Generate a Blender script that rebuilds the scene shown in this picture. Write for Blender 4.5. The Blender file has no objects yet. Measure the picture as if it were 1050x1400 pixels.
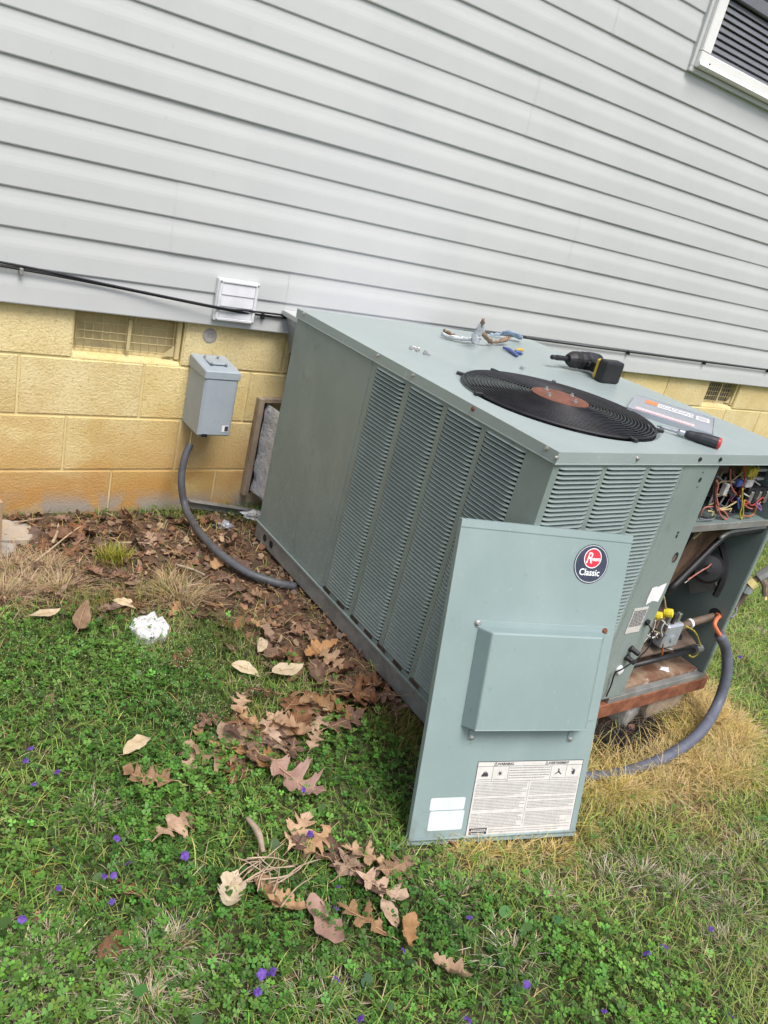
import bpy, bmesh, math, random
import numpy as np
from mathutils import Vector, Matrix, noise as mnoise
R_ = math.radians
sc = bpy.context.scene
col = sc.collection
random.seed(7); rng = np.random.default_rng(7)

# ------------------------------------------------------------------ camera
CR = np.array([[0.812811911462985, -0.5348661837503861, 0.2307703665208929],
               [-0.03370770305891921, -0.43867573628463075, -0.8980130228173918],
               [0.5815501589187135, 0.7221369426053732, -0.3745899742200581]])
CC = np.array([0.2603718666379354, -2.6546301467522437, 1.359127113270702])
CF = 1068.29
cam_d = bpy.data.cameras.new('camera'); cam = bpy.data.objects.new('camera', cam_d); col.objects.link(cam)
cam_d.sensor_fit = 'HORIZONTAL'; cam_d.sensor_width = 36.0; cam_d.lens = CF / 1050 * 36
cam_d.clip_start = 0.02; cam_d.clip_end = 500
m = Matrix.Identity(4)
for i in range(3):
    m[i][0] = CR[0][i]; m[i][1] = -CR[1][i]; m[i][2] = -CR[2][i]; m[i][3] = CC[i]
cam.matrix_world = m
sc.camera = cam

# ------------------------------------------------------------------ sky, sun, exposure
SUN_EL, SUN_AZ = 60.0, 186.0          # azimuth measured from +Y clockwise
w = bpy.data.worlds.new('World'); sc.world = w; w.use_nodes = True
nt = w.node_tree; bg = nt.nodes['Background']
sky = nt.nodes.new('ShaderNodeTexSky'); sky.sky_type = 'NISHITA'; sky.sun_disc = False
sky.sun_elevation = R_(SUN_EL); sky.sun_rotation = R_(SUN_AZ)
sky.air_density = 1.0; sky.dust_density = 4.5; sky.ozone_density = 1.0
nt.links.new(sky.outputs[0], bg.inputs[0]); bg.inputs[1].default_value = 0.125
sd = bpy.data.lights.new('sun', 'SUN'); sd.energy = 2.0; sd.angle = R_(28); sd.color = (1, .985, .965)
sun = bpy.data.objects.new('sun', sd); col.objects.link(sun)
dv = Vector((math.sin(R_(SUN_AZ)) * math.cos(R_(SUN_EL)), math.cos(R_(SUN_AZ)) * math.cos(R_(SUN_EL)), math.sin(R_(SUN_EL))))
sun.rotation_euler = dv.to_track_quat('Z', 'Y').to_euler(); sun.location = (2, -6, 8)
sc.view_settings.view_transform = 'Standard'; sc.view_settings.look = 'None'
sc.view_settings.exposure = 0.66; sc.view_settings.gamma = 1
sc.view_settings.use_curve_mapping = False

# ------------------------------------------------------------------ pixel -> place (photo pixels, 1050 x 1400)
def ray(u, v): return CR.T @ np.array([(u - 525) / CF, (v - 700) / CF, 1.0])
def pz(u, v, z): d = ray(u, v); return CC + d * ((z - CC[2]) / d[2])
def py(u, v, y): d = ray(u, v); return CC + d * ((y - CC[1]) / d[1])
def pxx(u, v, x): d = ray(u, v); return CC + d * ((x - CC[0]) / d[0])
def to_px(P):
    q = (np.asarray(P, float) - CC) @ CR.T
    return 525 + CF * q[..., 0] / q[..., 2], 700 + CF * q[..., 1] / q[..., 2], q[..., 2]

# ------------------------------------------------------------------ measured sizes
UX0, UX1, UYF, UYB = 1.515, 2.561, -1.612, -0.4195     # the packaged unit
UZ1, UZP, UZR, ULIP = 0.9447, 0.1868, 0.1235, 0.0265
SE, SZ = 0.1123, 0.7722                                # siding exposure and lower edge

# ------------------------------------------------------------------ materials
def lin(*c):
    return tuple(((x / 255) / 12.92 if x / 255 < .04045 else ((x / 255 + .055) / 1.055) ** 2.4) for x in c)
MATS = {}
def mat(name, c1, c2=None, scale=6, rough=.6, metal=0.0, bump=0.0, bscale=150, spec=.4, stains=(), stretch=(1, 1, 1), rvar=0.0,
        objrand=0.0, trans=0.0, detail=5, bdist=.002, contrast=(.35, .65)):
    """stains: (colour, scale, low, high, strength, (zlo, zhi) or None, stretch)"""
    mt = bpy.data.materials.new(name); mt.use_nodes = True; N = mt.node_tree.nodes; L = mt.node_tree.links
    b = N['Principled BSDF']; b.inputs['Roughness'].default_value = rough; b.inputs['Metallic'].default_value = metal
    b.inputs['Specular IOR Level'].default_value = spec
    g = N.new('ShaderNodeNewGeometry')
    def vec(st):
        mp = N.new('ShaderNodeMapping'); mp.inputs['Scale'].default_value = st; L.new(g.outputs['Position'], mp.inputs[0]); return mp.outputs[0]
    def noise(sc_, st=(1, 1, 1), det=detail, rg=.6):
        n = N.new('ShaderNodeTexNoise'); n.inputs['Scale'].default_value = sc_; n.inputs['Detail'].default_value = det
        n.inputs['Roughness'].default_value = rg; L.new(vec(st), n.inputs['Vector']); return n.outputs['Fac']
    def ramp(fac, lo, hi):
        r = N.new('ShaderNodeMapRange'); r.inputs[1].default_value = lo; r.inputs[2].default_value = hi; r.clamp = True
        r.interpolation_type = 'SMOOTHSTEP'; L.new(fac, r.inputs[0]); return r.outputs[0]
    def mix(f, a, bb):
        x = N.new('ShaderNodeMix'); x.data_type = 'RGBA'
        if isinstance(f, float): x.inputs[0].default_value = f
        else: L.new(f, x.inputs[0])
        for k, s in ((6, a), (7, bb)):
            if isinstance(s, tuple): x.inputs[k].default_value = (*s[:3], 1)
            else: L.new(s, x.inputs[k])
        return x.outputs[2]
    def mul(a, bb):
        x = N.new('ShaderNodeMath'); x.operation = 'MULTIPLY'
        for k, s in ((0, a), (1, bb)):
            if isinstance(s, float): x.inputs[k].default_value = s
            else: L.new(s, x.inputs[k])
        return x.outputs[0]
    c = mix(ramp(noise(scale, stretch), *contrast), tuple(c1), tuple(c2 or c1))
    for s in stains:
        cs, ss, lo, hi, st, zr, sst = s
        f = mul(ramp(noise(ss, sst or (1, 1, 1)), lo, hi), float(st))
        if zr:
            sp = N.new('ShaderNodeSeparateXYZ'); L.new(g.outputs['Position'], sp.inputs[0]); f = mul(f, ramp(sp.outputs[2], zr[1], zr[0]))
        c = mix(f, c, tuple(cs))
    if objrand:
        oi = N.new('ShaderNodeObjectInfo'); hs = N.new('ShaderNodeHueSaturation'); L.new(c, hs.inputs['Color'])
        mr = N.new('ShaderNodeMapRange'); L.new(oi.outputs['Random'], mr.inputs[0]); mr.inputs[3].default_value = 1 - objrand; mr.inputs[4].default_value = 1 + objrand
        L.new(mr.outputs[0], hs.inputs['Value']); 
        m2 = N.new('ShaderNodeMath'); m2.operation = 'MULTIPLY_ADD'; L.new(oi.outputs['Random'], m2.inputs[0]); m2.inputs[1].default_value = 7.3; m2.inputs[2].default_value = .2
        m3 = N.new('ShaderNodeMath'); m3.operation = 'FRACT'; L.new(m2.outputs[0], m3.inputs[0])
        m4 = N.new('ShaderNodeMapRange'); L.new(m3.outputs[0], m4.inputs[0]); m4.inputs[3].default_value = 1 - objrand * .8; m4.inputs[4].default_value = 1 + objrand * .5
        L.new(m4.outputs[0], hs.inputs['Saturation']); c = hs.outputs[0]
    L.new(c, b.inputs['Base Color'])
    if rvar:
        rr = N.new('ShaderNodeMapRange'); L.new(noise(scale * 2.3), rr.inputs[0]); rr.inputs[3].default_value = rough - rvar; rr.inputs[4].default_value = rough + rvar
        L.new(rr.outputs[0], b.inputs['Roughness'])
    if bump:
        bm_ = N.new('ShaderNodeBump'); bm_.inputs['Strength'].default_value = bump; bm_.inputs['Distance'].default_value = bdist
        L.new(noise(bscale, (1, 1, 1), 3, .7), bm_.inputs['Height']); L.new(bm_.outputs[0], b.inputs['Normal'])
    if trans:
        tr = N.new('ShaderNodeBsdfTranslucent'); L.new(c, tr.inputs[0]); ms = N.new('ShaderNodeMixShader'); ms.inputs[0].default_value = trans
        L.new(b.outputs[0], ms.inputs[1]); L.new(tr.outputs[0], ms.inputs[2]); L.new(ms.outputs[0], N['Material Output'].inputs[0])
    MATS[name] = mt; return mt
def attr_mat(name, rough=.6, trans=.25, bump=0, nscale=0, spec=.25):
    mt = bpy.data.materials.new(name); mt.use_nodes = True; N = mt.node_tree.nodes; L = mt.node_tree.links
    b = N['Principled BSDF']; b.inputs['Roughness'].default_value = rough; b.inputs['Specular IOR Level'].default_value = spec
    a = N.new('ShaderNodeAttribute'); a.attribute_name = 'col'; c = a.outputs['Color']
    if nscale:
        g = N.new('ShaderNodeNewGeometry'); n = N.new('ShaderNodeTexNoise'); n.inputs['Scale'].default_value = nscale; n.inputs['Detail'].default_value = 8; n.inputs['Roughness'].default_value = .7
        L.new(g.outputs['Position'], n.inputs['Vector'])
        mr = N.new('ShaderNodeMapRange'); mr.inputs[1].default_value = .3; mr.inputs[2].default_value = .7; mr.inputs[3].default_value = .45; mr.inputs[4].default_value = 1.45; L.new(n.outputs['Fac'], mr.inputs[0])
        hs = N.new('ShaderNodeHueSaturation'); L.new(c, hs.inputs['Color']); L.new(mr.outputs[0], hs.inputs['Value']); c = hs.outputs[0]
        if bump:
            bb = N.new('ShaderNodeBump'); bb.inputs['Strength'].default_value = bump; bb.inputs['Distance'].default_value = .01; L.new(n.outputs['Fac'], bb.inputs['Height']); L.new(bb.outputs[0], b.inputs['Normal'])
    L.new(c, b.inputs['Base Color'])
    if trans:
        tr = N.new('ShaderNodeBsdfTranslucent'); L.new(c, tr.inputs[0]); ms = N.new('ShaderNodeMixShader'); ms.inputs[0].default_value = trans
        L.new(b.outputs[0], ms.inputs[1]); L.new(tr.outputs[0], ms.inputs[2]); L.new(ms.outputs[0], N['Material Output'].inputs[0])
    MATS[name] = mt; return mt

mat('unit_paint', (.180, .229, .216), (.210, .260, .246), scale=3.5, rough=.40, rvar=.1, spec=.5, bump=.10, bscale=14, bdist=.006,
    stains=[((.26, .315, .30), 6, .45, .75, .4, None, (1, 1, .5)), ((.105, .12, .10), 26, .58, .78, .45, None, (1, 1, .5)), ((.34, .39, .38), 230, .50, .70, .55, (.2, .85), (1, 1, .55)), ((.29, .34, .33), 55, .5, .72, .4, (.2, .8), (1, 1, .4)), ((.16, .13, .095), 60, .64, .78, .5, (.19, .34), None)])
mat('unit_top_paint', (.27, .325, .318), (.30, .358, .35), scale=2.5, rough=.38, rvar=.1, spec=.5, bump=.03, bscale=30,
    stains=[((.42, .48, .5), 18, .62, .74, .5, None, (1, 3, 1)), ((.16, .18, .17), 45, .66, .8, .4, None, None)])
mat('panel_paint', (.222, .294, .290), (.248, .322, .318), scale=3, rough=.42, rvar=.12, spec=.42, bump=.16, bscale=7, bdist=.006,
    stains=[((.30, .37, .37), 6, .45, .78, .4, None, (1, 1, .35)), ((.14, .165, .15), 40, .64, .8, .45, None, None), ((.36, .42, .42), 120, .62, .74, .4, None, (1, 1, .3)), ((.15, .15, .11), 18, .5, .72, .6, (.06, .18), None), ((.36, .42, .41), 70, .67, .71, .6, None, (5, 5, .3)), ((.15, .17, .15), 90, .70, .74, .5, None, (1, 1, 4))])
mat('unit_inside', (.13, .175, .165), (.16, .205, .195), scale=7, rough=.55, stains=[((.16, .15, .12), 30, .62, .75, .4, None, None)])
mat('louver_dark', (.012, .014, .015), (.02, .022, .022), rough=.9)
mat('galvanized', (.30, .31, .30), (.22, .225, .215), scale=16, rough=.5, metal=.35, bump=.1, bscale=120, stains=[((.17, .14, .11), 14, .5, .72, .6, None, None), ((.42, .42, .4), 60, .6, .75, .4, None, None)])
mat('bright_tin', (.46, .49, .54), (.34, .37, .42), scale=22, rough=.42, metal=.35, bump=.25, bscale=45, bdist=.006)
mat('rust', (.16, .055, .028), (.27, .11, .055), scale=22, rough=.85, bump=.5, bscale=160, stains=[((.06, .03, .02), 9, .5, .7, .6, None, None)])
mat('rust_floor', (.17, .085, .05), (.30, .22, .15), scale=14, rough=.85, bump=.4, bscale=140, stains=[((.62, .55, .45), 26, .60, .70, .8, None, None), ((.50, .36, .05), 9, .62, .72, .7, None, None), ((.06, .04, .03), 11, .55, .7, .7, None, None)])
mat('rusty_brown', (.085, .055, .038), (.14, .085, .055), scale=24, rough=.9, bump=.5, bscale=120, stains=[((.22, .12, .06), 18, .56, .7, .6, None, None)])
mat('rust_plate', (.13, .05, .03), (.185, .075, .048), scale=25, rough=.7, stains=[((.09, .04, .03), 30, .58, .72, .6, None, None)])
mat('black_metal', (.012, .012, .014), (.022, .022, .025), scale=20, rough=.45, spec=.4)
mat('black_plastic', (.014, .014, .016), (.02, .02, .022), scale=40, rough=.5)
mat('black_cable', (.010, .010, .013), rough=.5)
mat('dark_brown_wool', (.05, .035, .026), (.09, .06, .045), scale=40, rough=.95, bump=.6, bscale=120, bdist=.006)
mat('steel', (.55, .56, .58), (.45, .46, .48), scale=40, rough=.28, metal=.9)
mat('screw_metal', (.5, .5, .48), rough=.35, metal=.8)
mat('conduit', (.085, .095, .125), (.11, .12, .155), scale=30, rough=.5, bump=.12, bscale=220, stains=[((.22, .22, .23), 25, .62, .75, .4, None, None)])
mat('conduit_dark', (.06, .065, .075), (.085, .09, .1), scale=30, rough=.5, bump=.1, bscale=220, stains=[((.2, .18, .15), 22, .6, .75, .4, (.06, .2), None)])
mat('copper_orange', (.62, .19, .085), (.55, .16, .07), scale=30, rough=.45)
mat('box_grey', (.30, .35, .39), (.33, .38, .42), scale=9, rough=.45, rvar=.06, bump=.03, bscale=60, stains=[((.2, .22, .23), 40, .64, .8, .4, None, None), ((.40, .44, .47), 25, .6, .75, .3, None, (1, 1, .3))])
mat('white_vinyl', (.66, .67, .69), (.58, .595, .62), scale=10, rough=.4, stains=[((.45, .44, .42), 50, .62, .75, .4, None, None)])
mat('window_white', (.76, .76, .74), (.70, .70, .675), scale=6, rough=.35, stains=[((.62, .52, .3), 7, .62, .76, .5, None, (.3, 1, 3))])
mat('siding', (.475, .492, .488), (.502, .518, .512), scale=1.6, rough=.55, spec=.3, bump=.10, bscale=26, bdist=.004,
    stains=[((.44, .46, .46), 6, .45, .75, .3, None, (1, 1, .35)), ((.42, .44, .445), 2.2, .45, .7, .4, (.8, 1.15), (.5, 1, 1)), ((.30, .30, .27), 45, .66, .8, .35, None, (1, 1, .5)), ((.50, .512, .506), 30, .55, .75, .3, None, (.15, 1, 1))])
mat('shutter_grey', (.155, .16, .18), (.175, .18, .20), scale=10, rough=.5)
mat('screen_dark', (.03, .03, .034), rough=.6)
YEL = (.62, .495, .225)
mat('block', YEL, (.69, .575, .30), scale=5, rough=.92, bump=.75, bscale=120, bdist=.006, objrand=.06, detail=7,
    stains=[((.44, .36, .17), 75, .52, .66, .6, None, None), ((.74, .64, .38), 70, .58, .70, .5, None, None),
            ((.46, .235, .06), 3.4, .30, .54, .9, (.08, .50), (.8, 1, 1.3)),
            ((.52, .36, .14), 5.5, .44, .6, .55, (.3, .7), None),
            ((.33, .30, .26), 9, .38, .55, .95, (.05, .14), None),
            ((.25, .21, .175), 7, .3, .5, .95, (.005, .07), None),
            ((.33, .26, .15), 160, .62, .72, .7, None, None)])
mat('mortar', (.60, .485, .235), (.66, .55, .29), scale=12, rough=.9, bump=.5, bscale=150, stains=[((.30, .25, .19), 8, .4, .6, .8, (.03, .12), None), ((.46, .32, .13), 6, .45, .65, .5, (.2, .5), None)])
mat('vent_paint', (.50, .42, .215), (.56, .47, .25), scale=20, rough=.8, stains=[((.2, .17, .12), 30, .6, .72, .5, None, None)])
mat('vent_back', (.50, .43, .24), (.56, .48, .275), scale=14, rough=.9, stains=[((.2, .17, .12), 9, .5, .7, .5, None, None)])
mat('vent_shadow', (.10, .09, .075), (.14, .12, .1), scale=14, rough=.9)
mat('old_wood', (.24, .19, .14), (.33, .27, .2), scale=18, rough=.85, bump=.5, bscale=60, stretch=(1, 1, .6), stains=[((.12, .09, .06), 12, .55, .7, .6, None, None)])
mat('foil', (.84, .85, .87), (.62, .63, .67), scale=26, rough=.42, metal=.1, bump=.9, bscale=60, bdist=.012)
mat('concrete', (.27, .26, .24), (.35, .335, .31), scale=12, rough=.92, bump=.5, bscale=140, stains=[((.16, .14, .12), 7, .5, .7, .6, None, None)])
mat('flat_stone', (.34, .29, .235), (.40, .345, .285), scale=9, rough=.9, bump=.5, bscale=110, stains=[((.2, .17, .14), 14, .55, .7, .5, None, None)])
mat('cardboard', (.33, .225, .14), (.37, .26, .165), scale=14, rough=.85)
mat('paper', (.80, .81, .82), (.74, .75, .75), scale=30, rough=.7)
mat('label_paper', (.55, .535, .50), (.61, .595, .565), scale=60, rough=.6, stains=[((.40, .34, .3), 18, .60, .75, .45, None, None)])
mat('sticker_white', (.56, .61, .64), (.61, .66, .68), scale=30, rough=.55, stains=[((.5, .55, .57), 60, .64, .74, .4, None, None)])
mat('ink', (.045, .045, .055), rough=.6)
mat('ink_grey', (.13, .13, .135), rough=.6)
mat('badge_navy', (.035, .045, .075), (.05, .06, .09), scale=40, rough=.35)
mat('badge_red', (.60, .035, .06), rough=.35)
mat('badge_white', (.78, .79, .8), rough=.4)
mat('badge_silver', (.5, .52, .55), rough=.35)
mat('drill_yellow', (.50, .34, .035), (.56, .39, .05), scale=40, rough=.45)
mat('handle_charcoal', (.028, .029, .034), rough=.5)
mat('handle_red', (.45, .035, .045), rough=.45)
mat('pink_label', (.70, .36, .42), (.75, .45, .5), scale=80, rough=.6)
mat('orange_label', (.62, .22, .08), rough=.6)
mat('cover_grey', (.33, .36, .40), (.38, .41, .45), scale=5, rough=.35, metal=.3, bump=.05, bscale=30)
mat('bark', (.17, .11, .07), (.27, .19, .13), scale=40, rough=.85, bump=.5, bscale=100)
mat('blue_rag', (.22, .30, .42), (.36, .44, .55), scale=60, rough=.85)
mat('tool_blue', (.07, .11, .28), rough=.4)
mat('gas_brown', (.115, .085, .065), (.16, .12, .09), scale=30, rough=.7)
mat('valve_grey', (.42, .46, .5), (.36, .4, .43), scale=20, rough=.4, metal=.4)
mat('cap_yellow', (.68, .58, .04), rough=.4)
mat('tape_yellow', (.62, .52, .22), rough=.6)
for n_, c_ in dict(red=(.50, .055, .045), salmon=(.62, .2, .14), yellow=(.70, .58, .06), maroon=(.10, .025, .022), purple=(.32, .16, .42), blue=(.06, .12, .42), orange=(.62, .18, .05), white=(.72, .72, .7), grey=(.25, .25, .27), black=(.02, .02, .022), cream=(.62, .50, .24)).items():
    mat('wire_' + n_, tuple(q * .72 for q in c_), tuple(q * .45 + .03 for q in c_), scale=50, rough=.6)
LEAFM = [mat('leaf_tan', (.27, .155, .078), (.37, .23, .125), scale=40, rough=.7, objrand=.34, trans=.12, bump=.3, bscale=180, stains=[((.10, .05, .03), 60, .6, .72, .7, None, None), ((.46, .31, .21), 25, .55, .75, .5, None, None)]),
         mat('leaf_brown', (.125, .062, .034), (.20, .105, .058), scale=40, rough=.7, objrand=.36, trans=.12, bump=.3, bscale=180, stains=[((.07, .035, .022), 45, .55, .72, .7, None, None)]),
         mat('leaf_mauve', (.26, .155, .12), (.33, .21, .165), scale=30, rough=.7, objrand=.1, trans=.1, bump=.3, bscale=180, stains=[((.13, .07, .055), 50, .6, .72, .6, None, None)]),
         mat('leaf_pale', (.50, .40, .25), (.56, .46, .31), scale=30, rough=.7, objrand=.14, trans=.15, bump=.3, bscale=160, stains=[((.28, .2, .12), 40, .6, .74, .5, None, None)])]
mat('leaf_vein', (.40, .26, .145), (.46, .31, .18), scale=60, rough=.7)
mat('twig', (.30, .22, .145), (.42, .32, .22), scale=50, rough=.85, objrand=.2)
mat('violet', (.085, .035, .25), (.16, .075, .38), scale=90, rough=.6, trans=.2)
mat('violet_stem', (.06, .12, .03), rough=.6)
mat('white_foam', (.62, .63, .64), (.52, .53, .53), scale=60, rough=.6, bump=.8, bscale=60, bdist=.008, stains=[((.45, .4, .33), 25, .62, .74, .6, None, None)])
mat('roof', (.06, .06, .065), (.085, .085, .09), scale=20, rough=.9)
veg_m = attr_mat('foliage', .55, .28); soil_m = attr_mat('soil', .95, 0, .8, 42, .15); litter_m = attr_mat('litter', .85, .05, 0, 0, .2)

# ------------------------------------------------------------------ mesh helpers (everything in world metres)
class MB:
    def __init__(s): s.v = []; s.f = []
    def add(s, V, F):
        o = len(s.v); s.v += [tuple(map(float, q)) for q in V]; s.f += [tuple(o + i for i in q) for q in F]; return s
    def box(s, a, b):
        x0, y0, z0 = a; x1, y1, z1 = b
        return s.add([(x0, y0, z0), (x1, y0, z0), (x1, y1, z0), (x0, y1, z0), (x0, y0, z1), (x1, y0, z1), (x1, y1, z1), (x0, y1, z1)],
                     [(0, 3, 2, 1), (4, 5, 6, 7), (0, 1, 5, 4), (1, 2, 6, 5), (2, 3, 7, 6), (3, 0, 4, 7)])
    def obox(s, c, ax, ay, az, h):          # oriented box: centre, axes, half sizes
        c = np.array(c, float); A = [np.array(q, float) * k for q, k in zip((ax, ay, az), h)]
        V = [c + i * A[0] + j * A[1] + k * A[2] for k in (-1, 1) for i, j in ((-1, -1), (1, -1), (1, 1), (-1, 1))]
        return s.add(V, [(0, 3, 2, 1), (4, 5, 6, 7), (0, 1, 5, 4), (1, 2, 6, 5), (2, 3, 7, 6), (3, 0, 4, 7)])
    def tube(s, pts, r, n=8, cap=True, smooth=6):
        P = [np.array(q, float) for q in pts]
        if smooth and len(P) > 2: P = catmull(P, smooth)
        rr = r if isinstance(r, (list, tuple, np.ndarray)) else [r] * len(P)
        if len(rr) != len(P): rr = np.interp(np.linspace(0, 1, len(P)), np.linspace(0, 1, len(rr)), rr)
        o = len(s.v); t0 = P[1] - P[0]; t0 /= np.linalg.norm(t0) + 1e-12
        up = np.array((0, 0, 1.)) if abs(t0[2]) < .9 else np.array((1., 0, 0)); nrm = np.cross(t0, up); nrm /= np.linalg.norm(nrm)
        for i, q in enumerate(P):
            t = P[min(i + 1, len(P) - 1)] - P[max(i - 1, 0)]; t /= np.linalg.norm(t) + 1e-12
            nrm = nrm - t * (nrm @ t); nrm /= np.linalg.norm(nrm) + 1e-12; bi = np.cross(t, nrm)
            for k in range(n):
                a = 2 * math.pi * k / n; s.v.append(tuple(q + rr[i] * (math.cos(a) * nrm + math.sin(a) * bi)))
        for i in range(len(P) - 1):
            for k in range(n):
                k2 = (k + 1) % n; s.f.append((o + i * n + k, o + i * n + k2, o + (i + 1) * n + k2, o + (i + 1) * n + k))
        if cap: s.f.append(tuple(o + k for k in range(n))[::-1]); s.f.append(tuple(o + (len(P) - 1) * n + k for k in range(n)))
        return s
    def lathe(s, c, prof, n=32, axis=(0, 0, 1), cap=True):   # prof: (radius, height)
        c = np.array(c, float); az = np.array(axis, float); az /= np.linalg.norm(az)
        up = np.array((0, 0, 1.)) if abs(az[2]) < .9 else np.array((1., 0, 0)); ax = np.cross(up, az); ax /= np.linalg.norm(ax); ay = np.cross(az, ax); o = len(s.v)
        for r, h in prof:
            for k in range(n):
                a = 2 * math.pi * k / n; s.v.append(tuple(c + az * h + r * (math.cos(a) * ax + math.sin(a) * ay)))
        for i in range(len(prof) - 1):
            for k in range(n):
                k2 = (k + 1) % n; s.f.append((o + i * n + k, o + i * n + k2, o + (i + 1) * n + k2, o + (i + 1) * n + k))
        if cap: s.f.append(tuple(o + k for k in range(n))[::-1]); s.f.append(tuple(o + (len(prof) - 1) * n + k for k in range(n)))
        return s
    def torus(s, c, R, r, n=72, k=5):
        o = len(s.v)
        for i in range(n):
            a = 2 * math.pi * i / n
            for j in range(k):
                b = 2 * math.pi * j / k; q = R + r * math.cos(b); s.v.append((c[0] + q * math.cos(a), c[1] + q * math.sin(a), c[2] + r * math.sin(b)))
        for i in range(n):
            for j in range(k):
                s.f.append((o + i * k + j, o + ((i + 1) % n) * k + j, o + ((i + 1) % n) * k + (j + 1) % k, o + i * k + (j + 1) % k))
        return s
    def mesh(s, name, material, bevel=0, smooth=False, bseg=1):
        me = bpy.data.meshes.new(name); me.from_pydata(s.v, [], s.f)
        if bevel:
            b = bmesh.new(); b.from_mesh(me); bmesh.ops.remove_doubles(b, verts=b.verts, dist=1e-6)
            es = [e for e in b.edges if len(e.link_faces) == 2 and e.calc_face_angle(0) > .6]
            bmesh.ops.bevel(b, geom=es, offset=bevel, segments=bseg, affect='EDGES', profile=.5); b.to_mesh(me); b.free()
        if smooth: me.polygons.foreach_set('use_smooth', [True] * len(me.polygons))
        if isinstance(material, str): material = MATS[material]
        me.materials.append(material); me.update(); return me
    def build(s, name, material, parent=None, bevel=0, smooth=False, bseg=1):
        return link(name, s.mesh(name, material, bevel, smooth, bseg), parent)
def catmull(P, n):
    Q = [2 * P[0] - P[1]] + list(P) + [2 * P[-1] - P[-2]]; out = []
    for i in range(1, len(Q) - 2):
        a, b, c, d = Q[i - 1], Q[i], Q[i + 1], Q[i + 2]
        for k in range(n):
            t = k / n; out.append(.5 * ((2 * b) + (c - a) * t + (2 * a - 5 * b + 4 * c - d) * t * t + (3 * b - a - 3 * c + d) * t ** 3))
    out.append(Q[-2]); return out
def link(name, me, parent=None):
    o = bpy.data.objects.new(name, me); col.objects.link(o)
    if parent is not None: adopt(o, parent)
    return o
def adopt(o, parent):
    o.parent = parent
    if parent.get('_base') is not None: o.matrix_parent_inverse = Matrix.Translation(-Vector(parent['_base']))
def tag(o, label, cat, group=None):
    o['label'] = label; o['category'] = cat
    if group: o['group'] = group
    return o
def thing(name, loc, label, cat, group=None):
    o = bpy.data.objects.new(name, None); col.objects.link(o); o.location = loc; o['_base'] = list(map(float, loc)); o.empty_display_size = .1
    return tag(o, label, cat, group)
def text_mb(txt, size, place, shear=0.0, bold=0.0, align='CENTER', xs=1.0):
    """flat lettering: place(x, y) -> world point"""
    cu = bpy.data.curves.new('t', 'FONT'); cu.body = txt; cu.size = size; cu.shear = shear; cu.offset = bold; cu.align_x = align; cu.align_y = 'CENTER'; cu.resolution_u = 3
    ob = bpy.data.objects.new('t', cu); col.objects.link(ob); bpy.context.view_layer.update()
    me = bpy.data.meshes.new_from_object(ob.evaluated_get(bpy.context.evaluated_depsgraph_get()))
    mb = MB().add([place(v.co.x * xs, v.co.y) for v in me.vertices], [tuple(q.vertices) for q in me.polygons])
    bpy.data.objects.remove(ob); bpy.data.curves.remove(cu); bpy.data.meshes.remove(me); return mb

# ------------------------------------------------------------------ ground
def sstep(a, b, x): t = np.clip((x - a) / (b - a), 0, 1); return t * t * (3 - 2 * t)
_ph = rng.uniform(0, 6.28, (24, 2)); _dr = rng.uniform(0, 6.28, 24); _fr = np.geomspace(3, 60, 24)
def wav(x, y):
    z = 0
    for i in range(24): z = z + np.sin(_fr[i] * (x * np.cos(_dr[i]) + y * np.sin(_dr[i])) + _ph[i, 0]) / _fr[i] ** .9
    return z
def gz(x, y):
    x = np.asarray(x, float); y = np.asarray(y, float)
    z = .03 + .004 * np.sin(2 * x) + .075 * sstep(.95, 1.42, x) * (1 - sstep(2.3, 2.7, x)) * sstep(-.16, -.42, y) * sstep(-1.75, -1.15, y)
    z = z + .018 * sstep(.2, 1.2, -y) * sstep(2.5, 1.2, x) - .03 * sstep(2.6, 4, x)
    nz = .010 * wav(x, y) * sstep(0, .12, -y)
    far = sstep(5, 9, np.hypot(x - 2, y + 1.5))
    return z * (1 - far) + nz * (1 - far)
def g1(x, y): return float(gz(x, y))
def pg(u, v, up=0.0):                      # pixel -> point on the ground (a few iterations on the height field)
    z = .05
    for _ in range(6): P = pz(u, v, z); z = g1(P[0], P[1]) + up
    return pz(u, v, z)
def wpoly(pts): return np.array([pz(u, v, .055)[:2] for u, v in pts])
def inpoly(P, x, y):
    r = np.zeros(np.shape(x), bool); j = len(P) - 1
    for i in range(len(P)):
        xi, yi = P[i]; xj, yj = P[j]
        r ^= ((yi > y) != (yj > y)) & (x < (xj - xi) * (y - yi) / (yj - yi + 1e-12) + xi); j = i
    return r
Z_DIRT = wpoly([(-260, 702), (0, 694), (345, 700), (420, 770), (600, 960), (590, 1000), (520, 985), (440, 960), (380, 930), (340, 905), (300, 880), (240, 850), (190, 842), (100, 845), (60, 835), (0, 838), (-260, 830)])
Z_CLOV = wpoly([(-400, 850), (0, 850), (130, 862), (240, 900), (300, 960), (330, 1050), (480, 1020), (545, 1010), (556, 1160), (640, 1200), (760, 1260), (900, 1310), (1000, 1420), (1050, 1700), (-400, 1700)])
Z_STRAW = wpoly([(800, 1000), (850, 1010), (905, 985), (925, 940), (975, 930), (1015, 975), (1030, 1040), (985, 1085), (900, 1085), (830, 1085), (800, 1100), (785, 1150), (740, 1170), (610, 1180), (590, 1150), (700, 1120), (790, 1060)])
Z_BURN = wpoly([(790, 985), (830, 975), (925, 950), (935, 975), (905, 1010), (870, 1035), (835, 1030), (800, 1010)])
Z_TUFT = wpoly([(-40, 750), (60, 745), (110, 770), (125, 800), (70, 830), (-40, 835)])
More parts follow.
